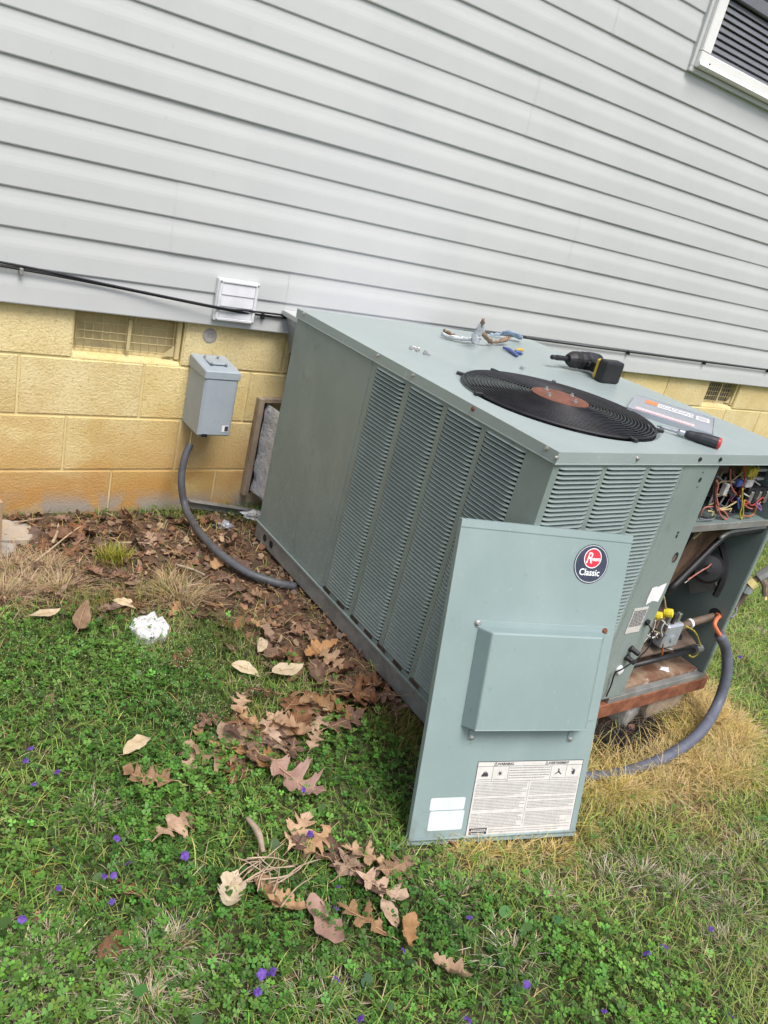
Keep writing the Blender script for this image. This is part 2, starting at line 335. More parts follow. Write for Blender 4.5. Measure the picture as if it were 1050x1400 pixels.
Z_BARE = wpoly([(895, 1050), (960, 1070), (1020, 1110), (1000, 1150), (950, 1140), (900, 1090)])
def soft(P, x, y, s=.045):
    a = 0
    for k, (dx, dy) in enumerate(((0, 0), (s, 0), (-s, 0), (0, s), (0, -s), (s * .7, s * .7), (-s * .7, -s * .7))):
        a = a + inpoly(P, x + dx + .02 * np.sin(31 * y + k), y + dy + .02 * np.sin(27 * x + 2 * k))
    return a / 7.0
def axis(lo, hi, step, far):
    c = list(np.arange(lo, hi + 1e-6, step)); a = []; b = []; d = step; q = lo
    while q > -far: d *= 1.35; q -= d; a.append(q)
    d = step; q = hi
    while q < far: d *= 1.35; q += d; b.append(q)
    return np.array(a[::-1] + c + b)
gx = axis(-.6, 5.2, .022, 70); gy = axis(-3.0, .1, .022, 70)
GX, GY = np.meshgrid(gx, gy); GZ = gz(GX, GY); nx, ny = len(gx), len(gy)
me = bpy.data.meshes.new('ground'); V = np.stack([GX, GY, GZ], -1).reshape(-1, 3)
ii = np.arange(nx * ny).reshape(ny, nx); F = np.stack([ii[:-1, :-1], ii[:-1, 1:], ii[1:, 1:], ii[1:, :-1]], -1).reshape(-1, 4)
def fast_mesh(me, V, F, colr=None, smooth=False):
    n, k = F.shape; me.vertices.add(len(V)); me.vertices.foreach_set('co', np.ascontiguousarray(V, dtype=np.float32).ravel())
    me.loops.add(n * k); me.loops.foreach_set('vertex_index', np.ascontiguousarray(F, dtype=np.int32).ravel())
    me.polygons.add(n); me.polygons.foreach_set('loop_start', np.arange(0, n * k, k, dtype=np.int32))
    if smooth: me.polygons.foreach_set('use_smooth', np.ones(n, bool))
    me.update(calc_edges=True)
    if colr is not None:
        a = me.color_attributes.new('col', 'FLOAT_COLOR', 'POINT'); a.data.foreach_set('color', np.concatenate([colr, np.ones((len(colr), 1))], 1).astype(np.float32).ravel())
x_, y_ = V[:, 0], V[:, 1]
wd = np.maximum(soft(Z_DIRT, x_, y_), inpoly(np.array([(1.5, -.45), (2.56, -.45), (2.56, -1.62), (1.5, -1.62)]), x_, y_))[:, None]; wb = soft(Z_BURN, x_, y_)[:, None]; ws = np.maximum(soft(Z_STRAW, x_, y_), soft(Z_BARE, x_, y_))[:, None]
gc = np.tile(np.array([[.075, .078, .036]]), (len(V), 1)); gc = gc * (1 - wd) + wd * np.array([.13, .083, .055]); gc = gc * (1 - ws) + ws * np.array([.17, .12, .06]); gc = gc * (1 - wb) + wb * np.array([.018, .016, .015])
fm = sstep(3.5, 7, np.hypot(x_ - 2, y_ + 1.5))[:, None]; gc = gc * (1 - fm) + fm * np.array([.085, .125, .04])
fast_mesh(me, V, F, gc, True); me.materials.append(soil_m); ground = link('ground', me); ground['kind'] = 'structure'

# ------------------------------------------------------------------ house
house = thing('house', (2.5, 0, 0), 'house wall of grey vinyl lap siding above yellow painted concrete blocks', 'house')
HX0, HX1 = -3.2, 8.4
VENTS = [(.945, 1.318), (4.57, 4.905)]
fwm = MB().box((HX0, .005, -.4), (HX1, .2, .606)); _x = HX0
for _a, _b in VENTS + [(HX1, HX1)]:
    fwm.box((_x, .005, .6062), (_a, .2, .82)); _x = _b
    if _b < HX1: fwm.box((_a, .1, .6062), (_b, .2, .82))
fw = fwm.build('foundation_wall', 'mortar', house)
BW, BH, MJ = .4064, .2032, .007
blk_cache = {}
def block_mesh(wd_, ht_):
    k = (round(wd_, 3), round(ht_, 3))
    if k not in blk_cache:
        mb = MB().box((-wd_ / 2, 0, -ht_ / 2), (wd_ / 2, .1, ht_ / 2)); blk_cache[k] = mb.mesh('block', 'block', .003)
    return blk_cache[k]
def put_block(xa, xb, za, zb):
    o = link('block', block_mesh(xb - xa - MJ, zb - za - MJ), fw); o.location = ((xa + xb) / 2, random.uniform(-.0012, .0012), (za + zb) / 2)
courses = [(-.203, 0, .95), (0, .2, 1.1159), (.2, .403, .9433), (.403, .606, .7845)]
for za, zb, j in courses:
    x = j - BW * math.ceil((j - HX0) / BW) + BW
    while x + BW < HX1: put_block(x, x + BW, za, zb); x += BW
def top_course(a, b):
    n = max(1, round((b - a) / BW)); s = (b - a) / n
    for i in range(n): put_block(a + i * s, a + (i + 1) * s, .606, .812)
xs = HX0
for a, b in VENTS: top_course(xs, a - .0); xs = b
top_course(xs, HX1 - .1)
# the vents: a recess between the blocks, sill, mesh of wires
def vent(xa, xb, dark, strap):
    v = MB().box((xa, .052, .612), (xb, .098, .812)).build('foundation_vent', 'vent_shadow' if dark else 'vent_back', house)
    MB().add([(xa, .004, .598), (xb, .004, .598), (xb, .053, .598), (xa, .053, .598), (xa, .003, .613), (xb, .003, .609), (xb, .053, .638), (xa, .053, .641)],
             [(0, 3, 2, 1), (4, 5, 6, 7), (0, 1, 5, 4), (1, 2, 6, 5), (2, 3, 7, 6), (3, 0, 4, 7)]).build('sill', 'block', v, .004)
    yy = .022 if not dark else .03; n = 13; 
    fx0, fx1 = xa + .012, xb - .03
    for i in range(n):
        x = fx0 + (fx1 - fx0) * i / (n - 1) + random.uniform(-.001, .001); MB().tube([(x, yy, .638), (x + random.uniform(-.002, .002), yy + .001, .72), (x, yy, .808)], .0016, 5, smooth=2).build('wire', 'vent_paint', v, smooth=True)
    for i in range(6):
        z = .644 + i * .028; MB().tube([(fx0, yy - .003, z), ((fx0 + fx1) / 2, yy - .002, z + random.uniform(-.002, .002)), (fx1, yy - .003, z)], .0016, 5, smooth=2).build('wire', 'vent_paint', v, smooth=True)
    MB().box((xb - .022, .012, .625), (xb - .004, .051, .81)).build('jamb', 'vent_paint', v, .003)
    if strap:
        xm = (fx0 + fx1) / 2 + .006; MB().box((xm - .006, yy - .012, .642), (xm + .006, yy - .006, .752)).build('strap', 'vent_paint', v, .001)
        MB().tube([(xm - .014, yy - .012, .748), (xm - .015, yy - .014, .768), (xm + .015, yy - .014, .768), (xm + .014, yy - .012, .748)], .003, 6).build('latch', 'vent_paint', v, smooth=True)
        MB().add([(fx1 + .004, yy - .008, .636), (fx1 - .035, yy - .008, .636), (fx1 + .004, yy - .008, .675), (fx1 + .004, yy - .004, .636), (fx1 - .035, yy - .004, .636), (fx1 + .004, yy - .004, .675)], [(0, 1, 2), (3, 5, 4), (0, 3, 4, 1), (1, 4, 5, 2), (2, 5, 3, 0)]).build('corner_patch', 'vent_paint', v)
vent(*VENTS[0], False, True); vent(*VENTS[1], True, True)
# siding: dutch lap panels, two courses each
WIN = (3.425, 4.40, 2.142, 3.25)
NC = 24
sheath = MB().box((HX0, -.008, SZ + .01), (HX1, .19, SZ + SE * NC)).build('siding', 'siding', house)
def lap_profile(z0):
    return [(-.0095, z0), (-.0285, z0 + .0005), (-.0300, z0 + .004), (-.0290, z0 + .056), (-.0282, z0 + .066), (-.0255, z0 + .084), (-.0241, z0 + .098), (-.0235, z0 + SE + .004)]
def siding_panel(xa, xb, k, shift):
    mb = MB()
    for c in (0, 1):
        z0 = SZ + (k + c) * SE; pr = lap_profile(z0); n = max(1, int((xb - xa) / .4)); V = []
        for i in range(n + 1):
            x = xa + (xb - xa) * i / n
            for (y, z) in pr: V.append((x, y - shift + .0022 * mnoise.noise(Vector((x * 1.3, k * 3.1 + c, z * 2))), z + .0012 * mnoise.noise(Vector((x * 1.1, k * 5.7 + c, 9)))))
        q = len(pr); Fs = [(i * q + j, (i + 1) * q + j, (i + 1) * q + j + 1, i * q + j + 1) for i in range(n) for j in range(q - 1)]
        mb.add(V, Fs)
    return mb.build('siding_panel', 'siding', sheath)
seams = {0: [2.554], 2: [1.217], 4: [3.05], 6: [-.3, 3.9], 8: [2.597], 10: [1.6], 12: [2.9], 14: [.9], 16: [2.1], 18: [3.0], 20: [1.2], 22: [2.4]}
for k in range(0, NC, 2):
    cuts = [HX0] + seams[k] + [HX1]
    if k == 0: cuts = [HX0, 1.672, 2.554, HX1]      # the starter course stops short at the duct cover
    for i in range(len(cuts) - 1):
        a, b = cuts[i], cuts[i + 1] + (.02 if i < len(cuts) - 2 else 0); sh = .0011 * (i % 2)
        z0, z1 = SZ + k * SE, SZ + (k + 2) * SE
        if k == 0 and i == 0:
            siding_panel(a, 1.672, k, 0); continue
        if z1 > WIN[2] + .03 and z0 < WIN[3]:
            if a < WIN[0] - .02: siding_panel(a, min(b, WIN[0] - .018), k, sh)
            if b > WIN[1] + .02: siding_panel(max(a, WIN[1] + .018), b, k, sh)
        else: siding_panel(a, b, k, sh)
# fill between course tops and the window sill
zt = SZ + SE * NC
MB().add([(HX0 - .3, -.45, zt), (HX1 + .3, -.45, zt), (HX1 + .3, 7.5, zt), (HX0 - .3, 7.5, zt), (HX0 - .3, 3.5, zt + 1.6), (HX1 + .3, 3.5, zt + 1.6)],
         [(0, 3, 2, 1), (0, 1, 5, 4), (2, 3, 4, 5), (0, 4, 3), (1, 2, 5)]).build('roof', 'roof', house)
MB().box((HX0 + .02, .2, -.3), (HX1 - .02, 7, zt - .002)).build('house_body', 'siding', house)
# window
wn = MB().box((WIN[0], -.02, WIN[2]), (WIN[1], -.012, WIN[3])).build('window', 'screen_dark', house)
def frame_ring(a, b, wdt, y0, y1, name, mt, bev):
    (xa, za), (xb, zb) = a, b
    for q in (((xa, za), (xb, za + wdt)), ((xa, zb - wdt), (xb, zb)), ((xa, za + wdt), (xa + wdt, zb - wdt)), ((xb - wdt, za + wdt), (xb, zb - wdt))):
        MB().box((q[0][0], y0, q[0][1]), (q[1][0], y1, q[1][1])).build(name, mt, wn, bev)
frame_ring((WIN[0] - .018, WIN[2] - .018), (WIN[1] + .018, WIN[3] + .018), .02, -.046, -.010, 'channel_trim', 'siding', .002)
frame_ring((WIN[0] + .003, WIN[2] + .003), (WIN[1] - .003, WIN[3] - .003), .062, -.066, -.012, 'frame', 'window_white', .004)
MB().add([(WIN[0] + .002, -.067, WIN[2] + .004), (WIN[1], -.067, WIN[2] + .004), (WIN[1], -.078, WIN[2] + .012), (WIN[0] + .002, -.078, WIN[2] + .012), (WIN[0] + .002, -.0665, WIN[2] + .030), (WIN[1], -.0665, WIN[2] + .030)],
         [(0, 1, 2, 3), (3, 2, 5, 4), (0, 4, 5, 1), (0, 3, 4), (1, 5, 2)]).build('sill', 'window_white', wn)
for i in range(9):
    z = WIN[2] + .070 + i * .0255
    MB().add([(WIN[0] + .064, -.034, z), (WIN[1] - .064, -.034, z), (WIN[1] - .064, -.027, z + .0185), (WIN[0] + .064, -.027, z + .0185), (WIN[0] + .064, -.022, z - .001), (WIN[1] - .064, -.022, z - .001)], [(0, 1, 2, 3), (4, 5, 1, 0)]).build('slat', 'shutter_grey', wn)
MB().box((WIN[0] + .064, -.05, WIN[2] + .302), (WIN[1] - .064, -.022, WIN[2] + .350)).build('meeting_rail', 'shutter_grey', wn, .003)
for x, z in ((WIN[0] + .075, WIN[2] + .03), (WIN[0] + .06, WIN[2] + .008)):
    MB().lathe((x, -.0670, z), [(.004, 0), (.004, .003)], 8, (0, -1, 0)).build('screw', 'black_metal', wn)

# ------------------------------------------------------------------ things fixed to the wall
dv_ = thing('dryer_vent', (1.47, -.03, .87), 'white square louvered vent cover screwed to the grey siding', 'vent')
MB().box((1.394, -.050, .796), (1.55, -.029, .944)).build('frame', 'white_vinyl', dv_, .003)
for i in range(3):
    z = .811 + i * .040
    MB().add([(1.410, -.0515, z + .038), (1.534, -.0515, z + .038), (1.534, -.0545, z), (1.410, -.0545, z), (1.410, -.0508, z), (1.534, -.0508, z)], [(0, 1, 2, 3), (3, 2, 5, 4), (0, 3, 4), (1, 5, 2)]).build('flap', 'white_vinyl', dv_)
for z0_, z1_ in ((.800, .810), (.931, .940)): MB().box((1.40, -.056, z0_), (1.544, -.0502, z1_)).build('rim', 'white_vinyl', dv_, .002)
for x0_, x1_ in ((1.398, 1.409), (1.535, 1.546)): MB().box((x0_, -.0565, .8), (x1_, -.0503, .94)).build('rim', 'white_vinyl', dv_, .002)
for x, z in ((1.402, .935), (1.541, .936), (1.541, .804), (1.402, .803)): MB().lathe((x, -.0562, z), [(.004, 0), (.003, .003)], 8, (0, -1, 0)).build('screw', 'screw_metal', dv_)

db = thing('disconnect_box', (1.42, -.08, .40), 'grey metal electrical disconnect box with hinged lid on the yellow block wall', 'electrical box')
BX0, BX1, BZ0, BZ1, BD = 1.352, 1.478, .402, .648, -.155
MB().box((BX0, BD, BZ0), (BX1, -.001, BZ1 - .028)).build('body', 'box_grey', db, .003)
MB().add([(BX0 - .004, BD - .006, BZ1 - .034), (BX1 + .004, BD - .006, BZ1 - .034), (BX1 + .004, -.002, BZ1 - .034), (BX0 - .004, -.002, BZ1 - .034), (BX0 - .004, BD - .006, BZ1 - .004), (BX1 + .004, BD - .006, BZ1 - .004), (BX1 + .004, -.002, BZ1 + .012), (BX0 - .004, -.002, BZ1 + .012)],
         [(0, 3, 2, 1), (4, 5, 6, 7), (0, 1, 5, 4), (1, 2, 6, 5), (2, 3, 7, 6), (3, 0, 4, 7)]).build('lid', 'box_grey', db, .003)
MB().box((BX0 + .03, -.11, BZ1 + .0045), (BX1 - .03, -.05, BZ1 + .011)).build('knockout_plate', 'box_grey', db, .002)
for dx, dy in ((.035, -.112), (.09, -.112), (.035, -.042), (.085, -.042)): MB().lathe((BX0 + dx, dy, BZ1 + .002 + (.155 + dy) * .09), [(.005, 0), (.005, .006), (.003, .008)], 8).build('screw', 'galvanized', db)
MB().box((BX0 + .005, BD - .003, BZ0 + .004), (BX1 - .005, BD + .001, BZ1 - .036)).build('front_cover', 'box_grey', db, .002)
MB().box((BX1 - .036, BD - .0042, BZ0 + .018), (BX1 - .012, BD - .0032, BZ0 + .042)).build('sticker', 'badge_white', db)
MB().box((BX1 - .026, BD - .0052, BZ0 + .021), (BX1 - .013, BD - .0043, BZ0 + .040)).build('sticker_print', 'ink', db)
MB().box((BX0 + .016, BD - .0035, BZ0 - .004), (BX0 + .038, BD + .004, BZ0 + .008)).build('hasp', 'black_metal', db, .001)
wp = thing('conduit_whip', (1.36, -.1, .36), 'dark grey flexible conduit hanging from the disconnect box into the dead leaves', 'conduit')
Q = [py(260, 607, -.09), py(252, 628, -.105), py(248, 660, -.13), py(256, 700, -.19), pg(285, 742, .05), pg(330, 778, .035), pg(372, 795, .022), pg(404, 802, .012)]
MB().tube(Q, .0135, 12, smooth=8).build('sleeve', 'conduit_dark', wp, smooth=True)
MB().tube([(1.366, -.09, .403), (1.36, -.09, .385), Q[0] + np.array((0, 0, -.01))], .0035, 6).build('wire', 'wire_cream', wp, smooth=True)

MB_patch = MB().lathe((1.412, .002, .728), [(.027, 0), (.027, .003), (.022, .006), (.012, .006), (.010, .003), (.004, .003)], 20, (0, -1, 0))
tag(MB_patch.build('pipe_plug', 'concrete', None, smooth=False), 'small round grey mortar plug in the yellow block beside the vent', 'pipe plug')

cb = thing('cable', (2.5, -.04, .88), 'thin black cable clipped along the lower edge of the grey siding', 'cable')
c1 = [(-2.5, -.038, .90), (-.5, -.038, .893), (.3, -.038, .888), (.71, -.038, .882), (1.05, -.037, .863), (1.405, -.062, .842), (1.59, -.038, .832), (1.736, -.038, .835), (2.2, -.037, .86), (2.7, -.037, .876), (3.3, -.037, .877), (3.683, -.037, .878), (4.372, -.037, .879), (5.058, -.037, .882), (8, -.037, .89)]
MB().tube(c1, .0042, 7, smooth=6).build('strand', 'black_cable', cb, smooth=True)
c2 = [(x, y - .003, z + (.011 if x < .8 else -.006 if x < 1.8 and x > 1.6 else .004)) for x, y, z in c1[:6]] + [(1.5, -.062, .846), (1.66, -.04, .843), (1.80, -.04, .842)]
MB().tube(c2, .0036, 7, smooth=6).build('strand', 'black_cable', cb, smooth=True)
for x, z in ((.768, .872), (1.587, .826), (2.92, .8725), (3.683, .872), (4.372, .873), (5.058, .876), (-.2, .885)):
    MB().box((x - .006, -.046, z - .008), (x + .006, -.028, z + .012)).build('clip', 'black_plastic' if x > 1 else 'galvanized', cb, .002)

# duct parts between wall and unit
hd = thing('duct_cover', (1.72, -.2, .62), 'galvanized sheet metal duct sleeve between the wall and the top of the unit', 'duct')
MB().add([(1.682, -.005, .838), (1.682, -.43, .835), (1.73, -.43, .70), (1.742, -.005, .705), (1.748, -.005, .62), (1.745, -.43, .62), (2.35, -.43, .838), (2.35, -.005, .838), (2.35, -.43, .62), (2.35, -.005, .62)],
         [(0, 1, 2, 3), (3, 2, 5, 4), (0, 7, 6, 1), (4, 5, 8, 9)]).build('sheet', 'bright_tin', hd)
MB().box((1.665, -.16, .842), (1.81, -.031, .862)).build('flashing', 'siding', hd, .002)
MB().add([(1.735, -.02, .70), (1.735, -.08, .69), (1.748, -.08, .585), (1.742, -.02, .56), (1.752, -.02, .70), (1.752, -.08, .69), (1.76, -.08, .585), (1.758, -.02, .56)], [(0, 1, 2, 3), (4, 7, 6, 5), (0, 3, 7, 4), (1, 5, 6, 2), (0, 4, 5, 1), (3, 2, 6, 7)]).build('sealant', 'dark_brown_wool', hd)
rd = thing('return_duct', (1.75, -.2, .1), 'foil lined duct with a weathered wood frame set in the block wall behind the unit', 'duct')
MB().box((1.640, -.032, .098), (1.664, .004, .512)).build('frame_board', 'old_wood', rd, .003)
MB().box((1.664, -.030, .494), (2.4, .004, .514)).build('frame_board', 'old_wood', rd, .003)
mb = MB(); V = []
for i in range(13):
    z = .11 + .375 * i / 12
    for x, y in ((1.685, -.004), (1.695, -.07), (1.70, -.16), (1.71, -.3), (1.72, -.425)): V.append((x + random.uniform(-.006, .006), y, z))
mb.add(V, [(i * 5 + j, (i + 1) * 5 + j, (i + 1) * 5 + j + 1, i * 5 + j + 1) for i in range(12) for j in range(4)])
mb.build('foil_lining', 'foil', rd, smooth=True)
MB().box((1.664, -.003, .10), (1.69, .004, .494)).build('gap', 'louver_dark', rd)
MB().add([(1.69, -.16, .13), (1.69, -.19, .125), (1.70, -.19, .492), (1.70, -.16, .492), (1.72, -.16, .08), (1.72, -.19, .08), (1.73, -.19, .492), (1.73, -.16, .492)], [(0, 1, 2, 3), (4, 7, 6, 5), (0, 3, 7, 4), (1, 5, 6, 2), (0, 4, 5, 1), (3, 2, 6, 7)]).build('frame_board', 'old_wood', rd, .003)
MB().box((1.72, -.43, .08), (2.35, -.005, .1)).build('duct_bottom', 'bright_tin', rd)
ang = thing('metal_strip', (1.6, -.06, .03), 'weathered metal strip lying along the foot of the block wall', 'metal strip')
a0, a1 = py(262, 692, -.06), py(356, 706, -.07)
dr_ = (a1 - a0) / np.linalg.norm(a1 - a0); nn = np.cross(dr_, (0, 0, 1)); nn /= np.linalg.norm(nn)
MB().obox((a0 + a1) / 2 + np.array((.08, 0, -.004)), dr_, nn, np.cross(nn, dr_), (np.linalg.norm(a1 - a0) / 2 + .1, .004, .018)).build('flange', 'galvanized', ang, .001)
MB().obox((a0 + a1) / 2 + np.array((.08, -.012, .012)), dr_, nn, np.cross(nn, dr_), (np.linalg.norm(a1 - a0) / 2 + .1, .012, .002)).build('flange', 'galvanized', ang, .001)
def crumple(name, c, r, mt, label, cat, seed, flat=.6, n=3, parent=None):
    b = bmesh.new(); bmesh.ops.create_icosphere(b, subdivisions=n, radius=1)
    for v in b.verts:
        q = v.co.copy(); d = 1 + .55 * mnoise.noise(q * 1.6 + Vector((seed, 0, 0))) + .45 * mnoise.noise(q * 4 + Vector((0, seed, 0))); v.co = Vector((q.x * r[0] * d, q.y * r[1] * d, q.z * r[2] * d * (flat if q.z < 0 else 1)))
    me = bpy.data.meshes.new(name); b.to_mesh(me); b.free(); me.materials.append(MATS[mt]); o = link(name, me, parent); o.location = c
    if parent is None: tag(o, label, cat)
    return o
c = py(345, 704, -.10); crumple('foil_scrap', (c[0], c[1], c[2] + .0), (.045, .03, .014), 'foil', 'crumpled silver foil scrap on the metal strip by the wall', 'foil scrap', 3)
c = pg(305, 722); crumple('foil_scrap', (c[0], c[1], c[2] + .012), (.035, .025, .012), 'bright_tin', 'torn silver foil scrap half under dead leaves beside the conduit', 'foil scrap', 8)

# ------------------------------------------------------------------ the packaged unit
ac = thing('packaged_air_conditioner', (2.04, -1.0, .1), 'large grey green metal packaged air conditioner with louvered sides and open compartment', 'air conditioner')
ZT = UZ1 - ULIP
def sheet_yz(x, holes, y0, y1, z0, z1, name, mt, parent, th=.0015, sx=-1):
    """a sheet in the plane x with rectangular holes given as (ya, yb, za, zb), ya<yb"""
    ys = sorted({y0, y1, *[q for h in holes for q in h[:2]]}); zs = sorted({z0, z1, *[q for h in holes for q in h[2:]]}); mb = MB()
    for i in range(len(ys) - 1):
        for j in range(len(zs) - 1):
            cy, cz = (ys[i] + ys[i + 1]) / 2, (zs[j] + zs[j + 1]) / 2
            if any(h[0] < cy < h[1] and h[2] < cz < h[3] for h in holes): continue
            mb.add([(x, ys[i], zs[j]), (x, ys[i + 1], zs[j]), (x, ys[i + 1], zs[j + 1]), (x, ys[i], zs[j + 1])], [(0, 1, 2, 3)])
    return mb.build(name, mt, parent)
def sheet_xz(y, holes, x0, x1, z0, z1, name, mt, parent):
    xs_ = sorted({x0, x1, *[q for h in holes for q in h[:2]]}); zs = sorted({z0, z1, *[q for h in holes for q in h[2:]]}); mb = MB()
    for i in range(len(xs_) - 1):
        for j in range(len(zs) - 1):
            cx, cz = (xs_[i] + xs_[i + 1]) / 2, (zs[j] + zs[j + 1]) / 2
            if any(h[0] < cx < h[1] and h[2] < cz < h[3] for h in holes): continue
            mb.add([(xs_[i], y, zs[j]), (xs_[i + 1], y, zs[j]), (xs_[i + 1], y, zs[j + 1]), (xs_[i], y, zs[j + 1])], [(0, 1, 2, 3)])
    return mb.build(name, mt, parent)
SEAM = -.884
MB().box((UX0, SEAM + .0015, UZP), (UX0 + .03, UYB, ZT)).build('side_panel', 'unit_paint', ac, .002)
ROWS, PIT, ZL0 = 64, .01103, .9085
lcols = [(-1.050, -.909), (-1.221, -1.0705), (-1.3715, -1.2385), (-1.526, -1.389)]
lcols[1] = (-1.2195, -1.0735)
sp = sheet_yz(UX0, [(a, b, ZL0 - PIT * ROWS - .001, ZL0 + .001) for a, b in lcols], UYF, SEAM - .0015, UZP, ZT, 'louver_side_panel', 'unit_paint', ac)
def slat_mesh(L, name):
    """stamped louver along +X, top edge at z=0, bulging towards -Y"""
    d, h = .0066, .0048; e = [0, .004, .010, .016, L - .016, L - .010, L - .004, L]; k = [0, .45, .85, 1, 1, .85, .45, 0]; V = []
    for xx, q in zip(e, k):
        for yy, zz in ((0, .0012), (0, 0), (-.45 * d * q, -.0016), (-.85 * d * q, -.0036), (-d * q, -h), (-d * q + .0008, -h - .0006), (.0012, -h + .0006)):
            V.append((xx, yy, zz))
    n = 7; return MB().add(V, [(i * n + j, i * n + j + 1, (i + 1) * n + j + 1, (i + 1) * n + j) for i in range(len(e) - 1) for j in range(n - 1)])
RZL = Matrix.Rotation(R_(-90), 4, 'Z')      # -Y -> -X
def add_slats(cols_, parent, side, n_single):
    for ci, (a, b) in enumerate(cols_):
        mbs = slat_mesh(b - a, 'slat'); me = mbs.mesh('slat', 'unit_paint', smooth=True); rest = MB()
        for r in range(ROWS):
            z = ZL0 - r * PIT
            M = Matrix.Translation((UX0, b, z)) @ RZL if side else Matrix.Translation((a, UYF, z))
            if r < n_single[ci]:
                o = link('slat', me, parent); o.matrix_world = M; o.matrix_basis = M
            else: rest.add([M @ Vector(v) for v in mbs.v], mbs.f)
        if rest.v:
            o = rest.build('lower_slats', 'unit_paint', parent, smooth=True); o['kind'] = 'stuff'
add_slats(lcols, sp, True, [54, 54, 54, 52])
MB().box((UX0 + .03, -1.56, UZP + .01), (UX0 + .045, -.9, ZT - .002)).build('coil', 'louver_dark', ac)
for q in ((446, 809), (465, 829), (484, 848), (503, 868), (521, 887), (543, 910), (565, 938)):
    P = pxx(*q, UX0); yc = P[1]; V = []
    for i in range(12):
        a = 2 * math.pi * i / 12; V.append((UX0 - .0008, yc + (.016 if math.cos(a) > 0 else -.016) + .0065 * math.cos(a), .1985 + .0065 * math.sin(a) - .004))
    MB().add(V, [tuple(range(12))]).build('slot', 'dark_brown_wool', sp)
# front: louver panel, post, opening
FX1, PX1 = 1.9885, 2.137
fcols = [(1.535, 1.677), (1.6925, 1.835), (1.8515, 1.985 - .004)]
fcols[2] = (1.8505, 1.9775)
fp = sheet_xz(UYF, [(a, b, ZL0 - PIT * ROWS - .001, ZL0 + .001) for a, b in fcols], UX0, FX1 - .001, UZP, ZT, 'louver_front_panel', 'unit_paint', ac)
add_slats(fcols, fp, False, [18, 18, 50])
MB().box((UX0 + .03, UYF + .03, UZP + .01), (2.1, UYF + .045, ZT - .002)).build('coil', 'louver_dark', ac)
post = MB().box((FX1 + .001, UYF, UZP - .002), (PX1, UYF + .02, ZT)).build('corner_post', 'unit_paint', ac, .0015)
MB().box((PX1 - .002, UYF + .002, UZP), (PX1 + .0005, UYF + .20, ZT)).build('post_flange', 'unit_inside', ac)
def disc(x, y, z, r, n=14, axis='y', sx=1.0):
    V = [(x + sx * r * math.cos(2 * math.pi * i / n), y, z + r * math.sin(2 * math.pi * i / n)) for i in range(n)]
    return MB().add(V, [tuple(range(n))])
for u, v, r, sx in ((957, 656, .007, .8), (961, 646, .0025, 1), (953, 666, .0025, 1), (925, 733, .006, .6), (927, 728, .003, 1.5)):
    P = py(u, v, UYF); disc(P[0], UYF - .0006, P[2], r, sx=sx).build('hole', 'black_metal', post)
P = py(923, 762, UYF); disc(P[0], UYF - .0006, P[2], .016, 18, sx=.7).build('hole', 'black_metal', post); disc(P[0] - .004, UYF - .0009, P[2] - .002, .011, 14, sx=.6).build('hole_rim', 'gas_brown', post)
P = py(897, 811, UYF); V = [(P[0] + dx, UYF - .0012, P[2] + dz) for dx, dz in ((-.030, .020), (-.012, .024), (-.006, .020), (.010, .026), (.030, .030), (.028, -.012), (.024, -.030), (.010, -.026), (-.006, -.024), (-.028, -.034), (-.032, -.014))]
MB().add(V, [tuple(range(11))]).build('torn_sticker', 'paper', post)
P = py(871, 846, UYF); rp = MB().box((P[0] - .032, UYF - .0018, P[2] - .044), (P[0] + .03, UYF - .0006, P[2] + .036)).build('rating_plate', 'label_paper', post)
mbp = MB(); 
for i in range(11):
    z = P[2] + .027 - i * .0048; x = P[0] - .028
    while x < P[0] + .024: 
        l = random.uniform(.004, .012); mbp.box((x, UYF - .0024, z - .0014), (min(x + l, P[0] + .027), UYF - .0019, z + .0016)); x += l + .0018
mbp.build('plate_print', 'ink_grey', rp)
for u, v in ((862, 886), (856, 898)):
    P = py(u, v, UYF); MB().lathe((P[0], UYF - .0005, P[2]), [(.010, 0), (.010, .006), (.0075, .008), (.0075, .026), (.005, .029)], 14, (.25, -1, -.15)).build('rubber_grommet', 'black_plastic', post, smooth=True)
P = py(884, 850, UYF); MB().lathe((P[0], UYF - .0005, P[2]), [(.009, 0), (.009, .006), (.005, .008)], 12, (0, -1, 0)).build('rubber_grommet', 'black_plastic', post)
wq = [py(884, 850, UYF - .006), py(890, 862, UYF - .02), py(888, 882, UYF - .03), py(872, 900, UYF - .03), py(850, 915, UYF - .02), py(841, 920, UYF - .012), py(836, 935, UYF - .008), py(829, 952, UYF - .006)]
MB().tube(wq, .0022, 6).build('thin_cable', 'black_cable', ac, smooth=True)
P = py(846, 915, UYF); MB().lathe((P[0], UYF - .0005, P[2]), [(.014, 0), (.012, .008), (.004, .010)], 14, (0, -1, 0)).build('white_plug', 'paper', post)
# right and rear panels, partition
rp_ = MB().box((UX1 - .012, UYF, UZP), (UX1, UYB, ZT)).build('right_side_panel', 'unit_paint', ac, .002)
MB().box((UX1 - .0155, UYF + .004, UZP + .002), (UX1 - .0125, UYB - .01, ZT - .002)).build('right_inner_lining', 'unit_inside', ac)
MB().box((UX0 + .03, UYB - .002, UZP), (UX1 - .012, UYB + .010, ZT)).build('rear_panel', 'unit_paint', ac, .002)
MB().box((PX1 + .001, -1.22, UZP + .01), (UX1 - .02, -1.2, ZT - .002)).build('partition', 'unit_inside', ac)
MB().box((2.12, -1.42, UZP + .02), (PX1 + .02, -1.21, .72)).build('insulation', 'dark_brown_wool', ac)
MB().box((PX1 + .002, -1.40, .52), (2.42, -1.385, .722)).build('insulation', 'dark_brown_wool', ac)
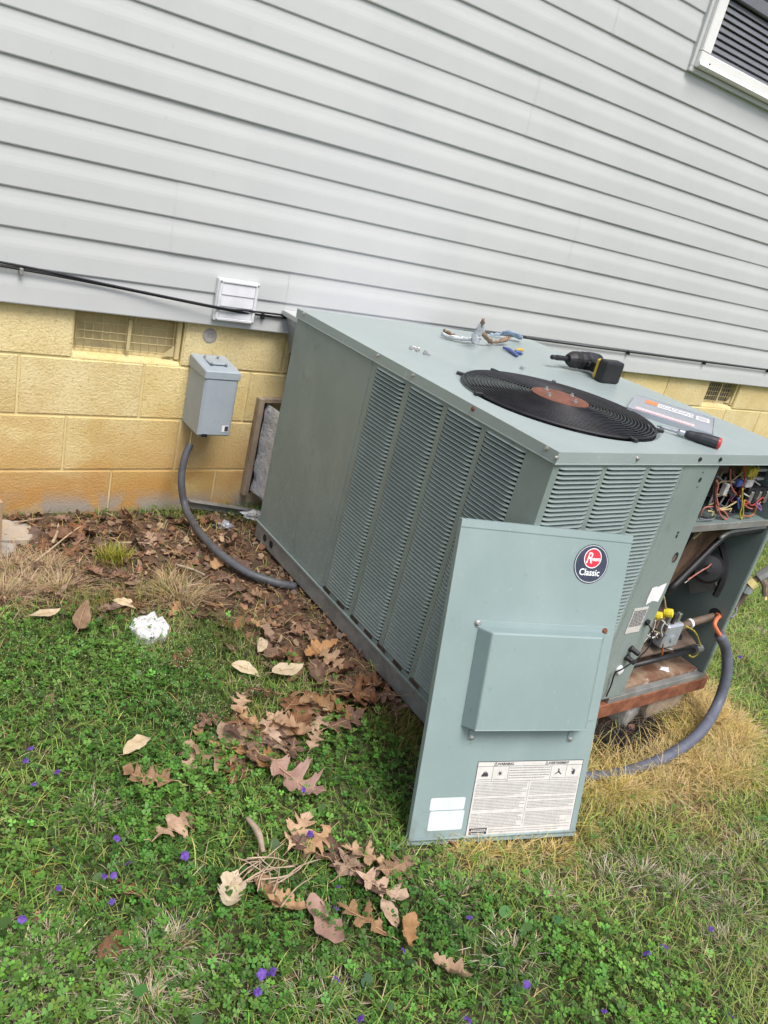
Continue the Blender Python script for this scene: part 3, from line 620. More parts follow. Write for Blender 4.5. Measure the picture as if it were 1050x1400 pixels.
# base: rails, rusty front rail, floor
MB().box((UX0 - .004, UYF + .02, UZR), (UX0 + .02, UYB + .004, UZP - .001)).build('base_rail', 'galvanized', ac, .002)
MB().box((UX0 - .0075, UYF + .001, UZP - .006), (UX0 - .0005, UYB + .002, UZP + .0015)).build('rail_edge', 'unit_paint', ac, .001)
MB().box((UX1 - .02, UYF + .02, UZR), (UX1 + .004, UYB, UZP - .001)).build('base_rail', 'galvanized', ac, .002)
MB().box((UX0 + .02, UYB - .02, UZR), (UX1 - .02, UYB + .004, UZP - .001)).build('base_rail', 'galvanized', ac, .002)
MB().box((UX0 - .002, UYF - .004, UZR - .006), (UX1 + .03, UYF + .02, UZP - .022)).build('front_base_rail', 'rust', ac, .002)
MB().box((PX1 - .06, UYF - .0025, UZP - .022), (UX1 + .005, UYF + .019, UZP - .003)).build('floor_edge', 'galvanized', ac, .001)
MB().box((UX0 + .02, UYF + .02, UZP - .012), (UX1 - .02, UYB - .02, UZP + .004)).build('floor_pan', 'rust_floor', ac)
for q in ((362, 735.5), (370.5, 744.5)):
    P = pxx(*q, UX0 - .0045); V = [(UX0 - .0048, P[1] + .0135 * math.cos(2 * math.pi * i / 18), P[2] + .0135 * math.sin(2 * math.pi * i / 18)) for i in range(18)]
    MB().add(V, [tuple(range(18))]).build('hole', 'louver_dark', ac)
# top: lid with a round hole
FC, FR = (1.862, -1.268), .2665
LX0, LX1, LY0, LY1 = UX0 - .004, UX1 + .006, UYF - .006, UYB + .004
mb = MB(); N = 96; inner = []; outer = []
for i in range(N):
    a = 2 * math.pi * i / N; cx, sx_ = math.cos(a), math.sin(a); inner.append((FC[0] + FR * cx, FC[1] + FR * sx_))
    t = min([(b - FC[0]) / cx for b in (LX0, LX1) if cx * (b - FC[0]) > 1e-9] + [(b - FC[1]) / sx_ for b in (LY0, LY1) if sx_ * (b - FC[1]) > 1e-9]); outer.append((FC[0] + t * cx, FC[1] + t * sx_))
for cxn in ((LX0, LY0), (LX1, LY0), (LX1, LY1), (LX0, LY1)):     # move the nearest outer point into each corner
    k = min(range(N), key=lambda i: (outer[i][0] - cxn[0]) ** 2 + (outer[i][1] - cxn[1]) ** 2); outer[k] = cxn
V = [(*q, UZ1) for q in outer] + [(FC[0] + (q[0] - FC[0]) * 1.035, FC[1] + (q[1] - FC[1]) * 1.035, UZ1) for q in inner] + [(*q, UZ1 - .006) for q in inner] + [(*q, UZ1 - .07) for q in inner] + [(*q, UZ1 - ULIP) for q in outer]
Fs = []
for i in range(N):
    j = (i + 1) % N
    Fs += [(i, j, N + j, N + i), (N + i, N + j, 2 * N + j, 2 * N + i), (2 * N + i, 2 * N + j, 3 * N + j, 3 * N + i), (4 * N + i, 4 * N + j, j, i)]
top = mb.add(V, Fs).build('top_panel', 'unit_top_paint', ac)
MB().box((LX0 - .0006, LY0 - .0006, ZT - .0032), (LX1 + .0006, LY0 + .003, ZT + .0008)).build('top_hem', 'unit_top_paint', top, .001)
MB().box((LX0 - .0006, LY0 + .003, ZT - .0032), (LX0 + .003, LY1, ZT + .0008)).build('top_hem', 'unit_top_paint', top, .001)
def screw(P, ax, parent, mt='screw_metal', r=.0045): MB().lathe(P, [(r * 1.3, 0), (r * 1.3, .001), (r, .0012), (r, .0035), (r * .6, .0042)], 10, ax).build('screw', mt, parent, smooth=False)
for q in ((416, 427), (517, 486), (565, 513), (647, 559), (748, 612)): P = pxx(*q, LX0); screw((LX0, P[1], min(max(P[2], ZT + .006), UZ1 - .006)), (-1, 0, 0), top, 'rust' if q[0] == 647 else 'screw_metal')
for q in ((762, 622), (872, 626), (957, 627.5), (984, 629.5)): P = py(*q, LY0); screw((P[0], LY0, ZT + .014), (0, -1, 0), top, 'black_metal' if q[0] > 900 else 'screw_metal')
# fan under the grille
MB().lathe((FC[0], FC[1], UZ1 - .2), [(.28, 0), (.28, .004)], 40).build('fan_well', 'louver_dark', ac)
MB().lathe((FC[0], FC[1], UZ1 - .199), [(.275, 0), (.275, .13)], 40, cap=False).build('fan_shroud', 'black_metal', ac)
fan = MB().lathe((FC[0], FC[1], UZ1 - .13), [(.05, 0), (.05, .03)], 20).build('fan', 'black_metal', ac, smooth=False)
for k in range(4):
    a0_ = k * math.pi / 2 + .3; V = []
    for i in range(6):
        r = .05 + .20 * i / 5
        for j in range(4):
            a = a0_ + (j / 3 - .5) * (1.0 + .25 * i / 5); V.append((FC[0] + r * math.cos(a), FC[1] + r * math.sin(a), UZ1 - .12 + .05 * (j / 3)))
    MB().add(V, [(i * 4 + j, (i + 1) * 4 + j, (i + 1) * 4 + j + 1, i * 4 + j + 1) for i in range(5) for j in range(3)]).build('blade', 'black_metal', fan, smooth=True)
MB().lathe((FC[0], FC[1], UZ1 - .10), [(.06, 0), (.07, .01), (.07, .085), (.05, .1)], 24).build('fan_motor', 'black_metal', ac)
def dome(r): return UZ1 + .004 + .014 * (1 - (r / .262) ** 2)
gr = MB().lathe((FC[0], FC[1], dome(.07)), [(.079, -.003), (.079, .0015), (.070, .0035), (.02, .004)], 40).build('fan_grille', 'rust_plate', ac, smooth=False)
nr = 20
for i in range(nr):
    r = .0855 + (.2625 - .0855) * i / (nr - 1); MB().torus((FC[0], FC[1], dome(r)), r, .0021 if i < nr - 1 else .0034, 84, 5).build('ring_wire', 'black_metal', gr, smooth=True)
for k in range(8):
    a = k * math.pi / 4 + .35; MB().tube([(FC[0] + r * math.cos(a), FC[1] + r * math.sin(a), dome(r) - .0035) for r in (.076, .14, .2, .264)], .0028, 6, smooth=3).build('spoke_wire', 'black_metal', gr, smooth=True)
for k in range(4):
    a = k * math.pi / 2 + .1; x, y = FC[0] + .05 * math.cos(a), FC[1] + .05 * math.sin(a); MB().lathe((x, y, dome(.07) + .003), [(.007, 0), (.007, .004), (.004, .0045), (.004, .009)], 8).build('bolt', 'screw_metal', gr)
for u, v in ((626, 512), (668, 505), (757, 527), (899, 590), (866, 604), (653, 541)):
    P = pz(u, v, UZ1); d = np.array((P[0] - FC[0], P[1] - FC[1], 0)); d /= np.linalg.norm(d); MB().obox((FC[0] + d[0] * .272, FC[1] + d[1] * .272, UZ1 + .0045), d, (-d[1], d[0], 0), (0, 0, 1), (.012, .006, .004)).build('grille_clip', 'black_metal', gr, .001)
for k, (u, v) in enumerate(((568, 476), (580, 482), (592, 466))):
    pass
# interior: upper control bay
sh = MB().box((PX1 + .002, UYF + .004, .722), (UX1 - .016, -1.22, .728)).build('shelf', 'unit_inside', ac)
MB().box((PX1 + .001, UYF + .003, .716), (UX1 - .0157, UYF + .008, .737)).build('shelf_edge', 'galvanized', ac, .001)
MB().box((PX1 + .002, -1.43, .729), (UX1 - .016, -1.42, ZT - .002)).build('bay_back_plate', 'galvanized', ac)
MB().lathe((2.23, -1.475, .729), [(.042, 0), (.042, .11), (.03, .118)], 22).build('capacitor', 'galvanized', ac, smooth=False)
MB().lathe((2.335, -1.46, .85), [(.022, 0), (.042, .02), (.042, .05)], 18, (0, -1, 0)).build('relay', 'gas_brown', ac)
MB().box((2.345, -1.53, .8), (2.42, -1.46, .845)).build('contactor', 'black_plastic', ac, .003)
tb = MB().box((2.43, -1.565, .76), (2.54, -1.50, .82)).build('terminal_block', 'black_plastic', ac, .003)
for i in range(5): MB().box((2.436 + i * .021, -1.572, .775), (2.450 + i * .021, -1.5655, .812)).build('terminal', 'wire_black' if i % 2 else 'screw_metal', tb, .001)
brd = MB().box((2.42, -1.52, .825), (2.545, -1.49, .905)).build('control_board', 'wire_cream', ac)
for i in range(5): MB().box((2.47, -1.534, .832 + i * .014), (2.54, -1.521, .840 + i * .014)).build('board_terminal', 'wire_white' if i % 2 == 0 else 'black_plastic', brd)
MB().box((2.40, -1.56, .853), (2.445, -1.53, .88)).build('connector', 'wire_yellow', ac, .003)
MB().box((2.40, -1.565, .822), (2.435, -1.54, .846)).build('connector', 'wire_white', ac, .003)
MB().box((2.355, -1.565, .825), (2.385, -1.545, .845)).build('connector', 'wire_blue', ac, .003)
MB().box((2.30, -1.565, .80), (2.318, -1.55, .835)).build('connector', 'wire_white', ac, .002)
def W(px, y, c, r=.0026, name='wire', parent=None, dy=None):
    pts = [py(u, v, y if dy is None else y + dy[i]) for i, (u, v) in enumerate(px)]
    MB().tube(pts, r, 6, smooth=7).build(name, 'wire_' + c, parent or ac, smooth=True)
# traced from the photo: crop (930,620)-(1050,730) at 8.75x
def cr(*q): return [(930 + a / 8.75, 620 + b / 8.75) for a, b in q]
W(cr((430, 320), (405, 420), (415, 600), (450, 660), (520, 690), (565, 760), (530, 785), (470, 720), (455, 640), (430, 500), (450, 380), (430, 320)), -1.575, 'salmon', .0030)
W(cr((440, 330), (425, 450), (430, 620), (480, 690), (540, 740)), -1.57, 'maroon', .0034)
W(cr((425, 330), (412, 500), (420, 640), (440, 720)), -1.578, 'maroon', .003)
W(cr((600, 180), (600, 300), (620, 420), (690, 500), (730, 460)), -1.56, 'salmon', .0026)
W(cr((755, 140), (775, 260), (760, 350), (720, 420), (700, 520), (720, 600)), -1.565, 'red', .0026)
W(cr((740, 400), (735, 520), (705, 660), (700, 560), (730, 470)), -1.57, 'maroon', .004)
W(cr((745, 420), (740, 540), (735, 640), (715, 720), (730, 780), (750, 730), (755, 620), (770, 560)), -1.58, 'yellow', .0024)
W(cr((890, 160), (865, 250), (830, 330)), -1.56, 'yellow', .0026)
W(cr((940, 160), (900, 250), (860, 320)), -1.56, 'yellow', .0026)
W(cr((460, 660), (540, 650), (600, 620), (690, 560), (720, 500)), -1.572, 'cream', .0024)
W(cr((330, 690), (370, 690), (400, 720), (370, 740), (420, 680), (560, 670), (610, 660), (590, 700)), -1.575, 'cream', .0024)
W(cr((240, 750), (280, 660), (350, 635), (430, 640)), -1.574, 'salmon', .0022)
W(cr((235, 780), (320, 795), (400, 780), (415, 730)), -1.58, 'grey', .0022)
W(cr((250, 700), (300, 650), (380, 620)), -1.57, 'maroon', .0022)
W(cr((760, 560), (800, 580), (850, 620), (900, 600), (980, 530), (1000, 560)), -1.575, 'red', .0024)
W(cr((770, 580), (800, 640), (870, 660), (920, 620), (960, 580)), -1.572, 'salmon', .0024)
W(cr((750, 740), (820, 750), (880, 720), (910, 640), (930, 600)), -1.58, 'orange', .0024)
W(cr((900, 620), (930, 650), (965, 680), (950, 620), (910, 600)), -1.578, 'purple', .0034)
W(cr((690, 530), (690, 600), (700, 660), (720, 560)), -1.574, 'blue', .003)
W(cr((760, 480), (830, 520), (900, 540), (990, 530)), -1.566, 'white', .0024)
W(cr((430, 270), (480, 300), (530, 400), (520, 520), (460, 620)), -1.55, 'grey', .0030)
W(cr((540, 280), (550, 400), (620, 490), (700, 500)), -1.55, 'grey', .0026)
W(cr((610, 200), (670, 330), (720, 400)), -1.545, 'maroon', .0065)
W(cr((760, 600), (800, 600), (780, 560), (745, 590), (790, 640)), -1.578, 'red', .0028)
rw = random.Random(12)
for k in range(26):
    u0, v0 = rw.uniform(955, 1045), rw.uniform(650, 704); q = [(u0, v0)]
    for _ in range(3): u0 = min(1049, max(962, u0 + rw.uniform(-24, 24))); v0 = min(712, max(645, v0 + rw.uniform(-18, 20))); q.append((u0, v0))
    if min((b - 640) * -.43 + 983 - a for a, b in q) > -12: continue
    q = [(max(a, 983 - .43 * (b - 639) + 8), b) for a, b in q]
    W(q, rw.uniform(-1.56, -1.52), rw.choice(('maroon', 'red', 'black', 'grey', 'cream', 'salmon', 'white', 'black', 'maroon', 'purple')), rw.uniform(.0016, .0026))
MB().tube([py(u, v, -1.56) for u, v in cr((290, 880), (250, 930), (190, 990), (150, 1020))], .003, 6).build('wire', 'wire_cream', ac, smooth=True)
# lower bay: bent pipe, draft motor, gas valve, burner
MB().tube([py(914, 808, -1.572), py(948, 774, -1.572), py(982, 740, -1.572), py(996, 731, -1.574), py(1020, 727, -1.58), py(1045, 723, -1.59)], .010, 10, smooth=4).build('vent_pipe', 'black_metal', ac, smooth=True)
MB().tube([py(984, 735.5, -1.583), py(998, 727, -1.585), py(1020, 723.5, -1.59), py(1046, 720, -1.6)], .006, 8, smooth=4).build('vent_pipe_rim', 'galvanized', ac, smooth=True)
mc = pxx(966, 775, 2.49); mo = MB().lathe(mc, [(.03, -.05), (.046, -.04), (.050, -.02), (.050, .02), (.040, .035), (.012, .04), (.010, .055)], 24, (-.75, -.6, .25)).build('draft_motor', 'black_metal', ac, smooth=False)
MB().tube([pxx(985, 742, 2.52), pxx(991, 765, 2.52), pxx(989, 790, 2.52), pxx(978, 815, 2.52)], .010, 6).build('motor_bracket', 'black_plastic', ac, smooth=False)
MB().obox(pxx(960, 797, 2.53), (0, .6, -.5), (0, .5, .6), (1, 0, 0), (.06, .035, .004)).build('motor_plate', 'galvanized', ac)
W([(940, 793), (955, 783), (968, 775), (972, 771)], -1.565, 'salmon', .0022); W([(936, 797), (950, 786), (962, 778)], -1.562, 'white', .002)
MB().box((2.29, -1.50, .33), (2.315, -1.46, .60)).build('bay_divider', 'gas_brown', ac)
V = [py(u, v, -1.535) for u, v in ((950, 729), (1002, 724), (974, 752), (920, 808), (908, 808), (925, 768))]
MB().add(V + [q + np.array((0, .004, 0)) for q in V], [tuple(range(6)), tuple(range(11, 5, -1))] + [(i, 6 + i, 6 + (i + 1) % 6, (i + 1) % 6) for i in range(6)]).build('heat_shield', 'rusty_brown', ac)
gv = MB().box((2.305, -1.575, .29), (2.385, -1.535, .372)).build('gas_valve', 'valve_grey', ac, .006)
for u, v in ((899, 842), (914, 838)): P = py(u, v, -1.555); MB().lathe(P, [(.013, -.012), (.014, 0), (.013, .012), (.006, .014)], 12, (.4, -.8, .3)).build('valve_knob', 'cap_yellow', gv, smooth=False)
for x in (2.30, 2.325, 2.35): MB().box((x, -1.565, .372), (x + .013, -1.552, .405)).build('valve_spade', 'screw_metal' if x != 2.325 else 'wire_black', gv, .001)
MB().lathe((2.345, -1.5755, .325), [(.012, 0), (.012, .003), (.006, .004)], 12, (0, -1, 0)).build('valve_port', 'valve_grey', gv)
for q, cc in (([(893, 846), (888, 855), (893, 866), (884, 876)], 'black'), ([(896, 848), (893, 860), (886, 870), (880, 878)], 'white'), ([(905, 846), (898, 852), (893, 862), (897, 872)], 'maroon'), ([(909, 850), (904, 860), (905, 870)], 'white'), ([(884, 868), (892, 872), (899, 866)], 'white'), ([(910, 832), (908, 818), (905, 812)], 'cream'), ([(907, 880), (906, 888), (905, 895)], 'orange'), ([(938, 856), (950, 864), (956, 878), (957, 890), (948, 898), (942, 896)], 'yellow')): W(q, -1.582, cc, .0028)
for k in range(14):
    u0, v0 = rw.uniform(884, 925), rw.uniform(838, 885); q = [(u0, v0)]
    for _ in range(3): u0 = min(945, max(886, u0 + rw.uniform(-14, 14))); v0 = min(898, max(830, v0 + rw.uniform(-12, 12))); q.append((u0, v0))
    q = [(max(a, 983 - .43 * (b - 639) + 5), b) for a, b in q]
    W(q, rw.uniform(-1.57, -1.53), rw.choice(('maroon', 'black', 'grey', 'cream', 'white', 'black', 'yellow')), rw.uniform(.0014, .0024))
h = pxx(977, 842, 2.545)
MB().tube([(2.385, -1.55, .335), (2.45, -1.552, .35), (2.50, -1.56, .362), (h[0] + .03, h[1], h[2])], .0125, 10).build('gas_pipe', 'gas_brown', ac, smooth=True)
MB().tube([(2.447, -1.5525, .349), (2.456, -1.553, .351)], .0150, 10, smooth=0).build('pipe_tape', 'paper', ac)
V = [(UX1 - .0160, h[1] + .022 * math.cos(2 * math.pi * i / 16), h[2] + .004 + .022 * math.sin(2 * math.pi * i / 16)) for i in range(16)]
MB().add(V, [tuple(range(16))]).build('pipe_hole', 'louver_dark', ac)
MB().tube([(2.155, -1.575, .252), (2.525, -1.575, .256)], .0085, 10, smooth=0).build('burner_manifold', 'black_metal', ac, smooth=True)
bp = MB().add([(2.16, -1.56, .265), (2.53, -1.56, .268), (2.53, -1.40, .325), (2.16, -1.40, .32), (2.16, -1.56, .260), (2.53, -1.56, .263), (2.53, -1.40, .32), (2.16, -1.40, .315)], [(0, 1, 2, 3), (4, 7, 6, 5), (0, 4, 5, 1), (1, 5, 6, 2), (2, 6, 7, 3), (3, 7, 4, 0)]).build('burner_plate', 'gas_brown', ac)
for i in range(5):
    for j in range(2):
        x, t = 2.20 + i * .07 + j * .03, .25 + .45 * j; y, z = -1.56 + .16 * t, .2665 + .057 * t
        V = [(x + .013 * math.cos(2 * math.pi * k / 12), y + .012 * math.sin(2 * math.pi * k / 12), z + .0012 + .0043 * math.sin(2 * math.pi * k / 12)) for k in range(12)]
        MB().add(V, [tuple(range(12))]).build('burner_port', 'louver_dark', bp)
MB().lathe((2.515, -1.578, .262), [(.014, -.014), (.014, .014)], 10, (1, 0, 0)).build('manifold_cap', 'galvanized', ac)
P = (2.40, -1.565, UZP + .007); V = [(P[0] + .02 * math.cos(a) * (1 + .4 * math.sin(3 * a)), P[1] + .012 * math.sin(a) * (1 + .3 * math.cos(4 * a)), P[2]) for a in np.linspace(0, 6.1, 16)]
MB().add(V, [tuple(range(16))]).build('paint_flake', 'paper', ac)

# supports under the unit
sup = MB().box((2.34, -1.60, g1(2.4, -1.55) - .01), (2.52, -1.47, UZR - .0065)); 
tag(sup.build('support_block', 'old_wood', None, .006), 'grey weathered wood block under the rusty front rail of the unit', 'wood block')
tag(MB().box((1.56, -1.55, g1(1.7, -1.5) - .03), (1.86, -1.36, UZR - .0005)).build('support_block', 'concrete', None, .008), 'concrete block under the louvered corner of the unit behind the leaning panel', 'concrete block')
tag(MB().box((1.56, -.66, g1(1.7, -.55) - .03), (2.5, -.48, UZR - .0005)).build('support_block', 'concrete', None, .008), 'long concrete block under the wall side of the unit', 'concrete block')

tag(MB().obox((2.27, -1.545, g1(2.27, -1.55) + .015), (.95, .3, 0), (-.3, .95, 0), (0, 0, 1), (.06, .05, .04)).build('concrete_lump', 'concrete', None, .012, bseg=2), 'grey concrete paver piece under the rusty front rail', 'concrete')
# outside gas line at the right
gl = thing('gas_line', (2.62, -1.58, .43), 'brown gas pipe with shutoff valve and yellow tape beside the open compartment', 'gas pipe')
X = 2.625
Pp = [np.array((h[0] + .03, h[1], h[2])), np.array((2.60, h[1] - .003, h[2] + .012)), pxx(1012, 822, X), pxx(1024, 800, X), pxx(1040, 788, X + .02), pxx(1062, 775, X + .05), pxx(1100, 755, X + .1)]
MB().tube(Pp, .0105, 10).build('pipe', 'gas_brown', gl, smooth=True)
a_, b_ = Pp[2], Pp[3]; MB().tube([a_ * .4 + b_ * .6, b_], .0175, 10, smooth=0).build('union', 'valve_grey', gl)
MB().tube([b_, b_ * .5 + Pp[4] * .5], .0195, 10, smooth=0).build('yellow_tape', 'tape_yellow', gl)
MB().tube([Pp[4] * .8 + b_ * .2, Pp[5]], .019, 8, smooth=0).build('valve_body', 'galvanized', gl)
vb = pxx(1046, 800, X + .02); MB().tube([Pp[4], vb, pxx(1046, 815, X + .02)], [.010, .011, .008], 8, smooth=0).build('drip_leg', 'gas_brown', gl)
MB().obox(pxx(1047, 812, X + .02), (0, .3, 1), (1, 0, 0), (0, 1, -.3), (.018, .006, .003)).build('valve_tag', 'tape_yellow', gl)
MB().tube([pxx(1000, 845, X - .07), pxx(1006, 838, X - .04), pxx(1008, 826, X), pxx(1010, 820, X)], .003, 6).build('wire', 'wire_grey', gl, smooth=True)
MB().tube([Pp[6], (3.3, -1.95, .62), (4.0, -2.0, .60), (4.06, -2.0, .52), (4.06, -2.0, g1(4.06, -2.0) - .02)], .0105, 10).build('riser', 'gas_brown', gl, smooth=True)

# grey flexible conduit looping to the ground
fc = thing('flexible_conduit', (2.5, -1.7, .05), 'grey flexible conduit looping from the open compartment down onto the straw', 'conduit')
Q = [py(984, 868, -1.640), py(993, 890, -1.655), py(993, 925, -1.685), py(980, 965, -1.71), pg(958, 1000, .075), pg(925, 1027, .045), pg(885, 1046, .026), pg(845, 1057, .02), pg(800, 1063, .018), pg(750, 1060, .015), pg(715, 1040, .012)]
MB().tube(Q, .0165, 14, smooth=8).build('sleeve', 'conduit', fc, smooth=True)
MB().tube([Q[0] + (Q[1] - Q[0]) * .25, Q[0], py(977, 855, -1.628), py(980, 846, -1.615), (h[0] - .012, h[1] - .02, h[2] + .012), (h[0] + .004, h[1] - .002, h[2] + .008)], .0065, 9).build('copper_coloured_wire', 'copper_orange', fc, smooth=True)

# ------------------------------------------------------------------ the leaning access panel
AH, AW = .742, .43759
RA = np.array([[0.9589, 0.2727, 0.0781], [-0.2836, 0.9248, 0.2534], [-0.0031, -0.2652, 0.9642]]); BL = np.array([1.2844, -1.757, .0575])
AXV, AYV, AZV = RA[:, 0], RA[:, 1], RA[:, 2]
def A(x, z, d=0.0): return BL + AXV * x + AZV * z - AYV * d        # d: out of the panel towards the viewer
def apx(u, v, d=0.0):
    r = ray(u, v); o = BL - AYV * d; t = ((o - CC) @ AYV) / (r @ AYV); q = CC + r * t - o; return q @ AXV, q @ AZV
ap = thing('access_panel', tuple(A(AW / 2, 0)), 'grey green sheet metal access panel with vent hood leaning against the unit corner', 'access panel')
def abox(x0, x1, z0, z1, d0, d1): return MB().obox(A((x0 + x1) / 2, (z0 + z1) / 2, (d0 + d1) / 2), AXV, AYV, AZV, ((x1 - x0) / 2, abs(d1 - d0) / 2, (z1 - z0) / 2))
abox(0, AW, 0, AH, -.002, 0).build('sheet', 'panel_paint', ap, .0007)
abox(0, .0018, .002, AH - .002, -.016, -.0022).build('flange', 'panel_paint', ap); abox(AW - .0018, AW, .002, AH - .002, -.016, -.0022).build('flange', 'panel_paint', ap)
abox(0, AW, AH - .0018, AH - .0002, -.016, -.0022).build('flange', 'panel_paint', ap)
# joggled strip along the top, rolled lip along the bottom
MB().add([A(0, AH, .0005), A(AW, AH, .0005), A(AW, AH - .016, .0012), A(0, AH - .016, .0012), A(0, AH - .0185, .0002), A(AW, AH - .0185, .0002)], [(3, 2, 1, 0), (4, 5, 2, 3)]).build('top_fold', 'panel_paint', ap)
MB().tube([A(.001, .0145, .001), A(AW - .001, .0145, .001)], .0035, 8, smooth=0).build('bottom_bead', 'panel_paint', ap, smooth=True)
# hood
D = .042
tlx, tlz = apx(651, 857); blx, blz = apx(633, 991); flx, flz = apx(673, 864, D); frx, frz = apx(824, 873, D); fbx, fbz = apx(651.6, 999, D); trx, trz = apx(827, 864)
hx0, hx1 = (tlx + blx) / 2, trx; hz1, hz0 = (tlz + trz) / 2, blz
ix0, ix1, iz1, iz0 = (flx + fbx) / 2, frx, (flz + frz) / 2, fbz
hood = MB().add([A(hx0, hz0, .0008), A(hx1, hz0, .0008), A(hx1, hz1, .0008), A(hx0, hz1, .0008), A(ix0, iz0, D), A(ix1, iz0, D), A(ix1, iz1, D), A(ix0, iz1, D)],
         [(4, 5, 6, 7), (0, 4, 7, 3), (1, 2, 6, 5), (3, 7, 6, 2)]).build('vent_hood', 'panel_paint', ap, .0035, bseg=2)
abox(hx0 - .006, hx1 + .008, hz1 - .002, hz1 + .014, .0006, .0022).build('hood_flange', 'panel_paint', hood, .0007)
abox(hx1 - .001, hx1 + .014, hz0 + .01, hz1 - .004, .0006, .0018).build('hood_flange', 'panel_paint', hood, .0006)
abox(ix0 - .002, ix1 + .002, iz0 - .0012, iz0 + .0012, D - .014, D + .0012).build('hood_lip', 'panel_paint', hood, .0006)
MB().add([A(hx0 + .004, hz0 + .001, .001), A(hx1 - .004, hz0 + .001, .001), A(ix1 - .002, iz0 + .004, D - .003), A(ix0 + .002, iz0 + .004, D - .003)], [(0, 1, 2, 3)]).build('hood_mesh', 'unit_inside', hood)
for u, v in ((644, 1008), (779, 1010)):
    x, z = apx(u, v); abox(x - .008, x + .008, z - .006, z + .018, .0005, .002).build('hood_tab', 'panel_paint', hood, .001); screw(tuple(A(x, z, .002)), tuple(-AYV), hood)
for u, v, mt in ((653, 851, 'screw_metal'), (826, 862, 'rust')): x, z = apx(u, v); screw(tuple(A(x, z, .0022)), tuple(-AYV), hood, mt, .0055)
# round badge
bx, bz = apx(808, 771); BR_ = .0455
def adisc(x, z, r, d, n=48, sx=1.0): return MB().add([A(x + sx * r * math.cos(2 * math.pi * i / n), z + r * math.sin(2 * math.pi * i / n), d) for i in range(n)], [tuple(range(n))])
badge = adisc(bx, bz, BR_, .0010).build('round_badge', 'badge_navy', ap)
def aring(x, z, r0, r1, d, n=48, sx=1.0):
    V = [A(x + sx * q * math.cos(2 * math.pi * i / n), z + q * math.sin(2 * math.pi * i / n), d) for q in (r0, r1) for i in range(n)]
    return MB().add(V, [(i, (i + 1) % n, n + (i + 1) % n, n + i) for i in range(n)])
aring(bx, bz, BR_ * .915, BR_ * .955, .0013).build('badge_ring', 'badge_silver', badge)
rx_, rz_ = bx + .001, bz + .0135
adisc(rx_, rz_, .0225, .0013, sx=1.0).build('badge_emblem', 'badge_red', badge); aring(rx_, rz_, .0212, .0232, .0016).build('badge_ring', 'badge_white', badge)
text_mb('R', .036, lambda x, y: A(rx_ - .0095 + x, rz_ - .001 + y, .0018), .25, .0002, xs=.8).build('badge_lettering', 'badge_white', badge)
text_mb('heem', .0145, lambda x, y: A(rx_ + .0075 + x, rz_ - .0015 + y, .0018), .1, .0003, xs=.78).build('badge_lettering', 'badge_white', badge)
text_mb('Classic', .0215, lambda x, y: A(bx - .001 + x, bz - .020 + y, .0016), 0, .0004, xs=.92).build('badge_lettering', 'badge_white', badge)
# warning label
q = [apx(654.5, 1040), apx(796, 1041), apx(778, 1137.5), apx(637, 1141)]
lx0, lx1 = (q[0][0] + q[3][0]) / 2, (q[1][0] + q[2][0]) / 2; lz1, lz0 = (q[0][1] + q[1][1]) / 2, (q[2][1] + q[3][1]) / 2; lw, lh = lx1 - lx0, lz1 - lz0
def ar(x0, x1, z0, z1, d, mb=None): return (mb or MB()).add([A(x0, z0, d), A(x1, z0, d), A(x1, z1, d), A(x0, z1, d)], [(0, 1, 2, 3)])
ar(lx0 - .0015, lx1 + .0015, lz0 - .0015, lz1 + .0015, .0005).build('label_border', 'ink', ap)
lab = ar(lx0, lx1, lz0, lz1, .0008).build('warning_label', 'label_paper', ap)
ink = MB(); gi = MB()
def LX(f): return lx0 + lw * f
def LZ(f): return lz1 - lh * f
for f in (.058, .262): ar(lx0, lx1, LZ(f) - .0004, LZ(f) + .0004, .0010, ink)
for f in (.145, .29, .70, .85): ar(LX(f) - .0004, LX(f) + .0004, LZ(.262), LZ(.058), .0010, ink)
ar(LX(.51) - .0003, LX(.51) + .0003, LZ(.86), LZ(.262), .0010, ink)
for f in (.915, .962): ar(LX(.02), LX(.185), LZ(f + .018), LZ(f - .02), .0010, ink)
def poly(pts, cx, cz, s): ink.add([A(LX(cx) + s * a, LZ(cz) + s * b, .0011) for a, b in pts], [tuple(range(len(pts)))])
flame = [(-1, -.8), (1, -.8), (1.05, -.35), (.8, .1), (.85, .5), (.5, .15), (.45, .8), (.1, .25), (-.05, .9), (-.3, .2), (-.55, .55), (-.6, 0), (-1, -.3)]
poly(flame, .075, .155, .0085)
for a in range(7):
    t = a * 2 * math.pi / 7 + .3; poly([(.15 * math.cos(t + 1.5), .15 * math.sin(t + 1.5)), (1.05 * math.cos(t), 1.05 * math.sin(t)), (.15 * math.cos(t - 1.5), .15 * math.sin(t - 1.5))], .215, .155, .0085)
poly([(.25 * math.cos(t), .75 + .25 * math.sin(t)) for t in np.linspace(0, 5.8, 10)], .775, .155, .0085)
poly([(-.15, .5), (.2, .5), (.45, 0), (1.1, -.6), (.9, -.8), (.1, -.2), (-.3, -.3), (-1, -.75), (-1.1, -.5), (-.3, .05)], .775, .155, .0085)
poly([(-.4, -.9), (.35, -.9), (.45, -.2), (.5, .5), (.3, .5), (.25, .0), (.15, .75), (-.02, .75), (0, .0), (-.1, .65), (-.28, .6), (-.25, -.1), (-.6, .2), (-.7, 0)], .925, .15, .0085)
poly([(-.9, 1.0), (-.75, 1.05), (-.3, .5), (-.45, .45)], .925, .15, .0085)
ink.build('label_print', 'ink', lab)
text_mb('\u26a0WARNING', .0085, lambda x, y: A(LX(.235) + x, LZ(.03) + y, .0011), 0, .0003).build('label_print', 'ink', lab)
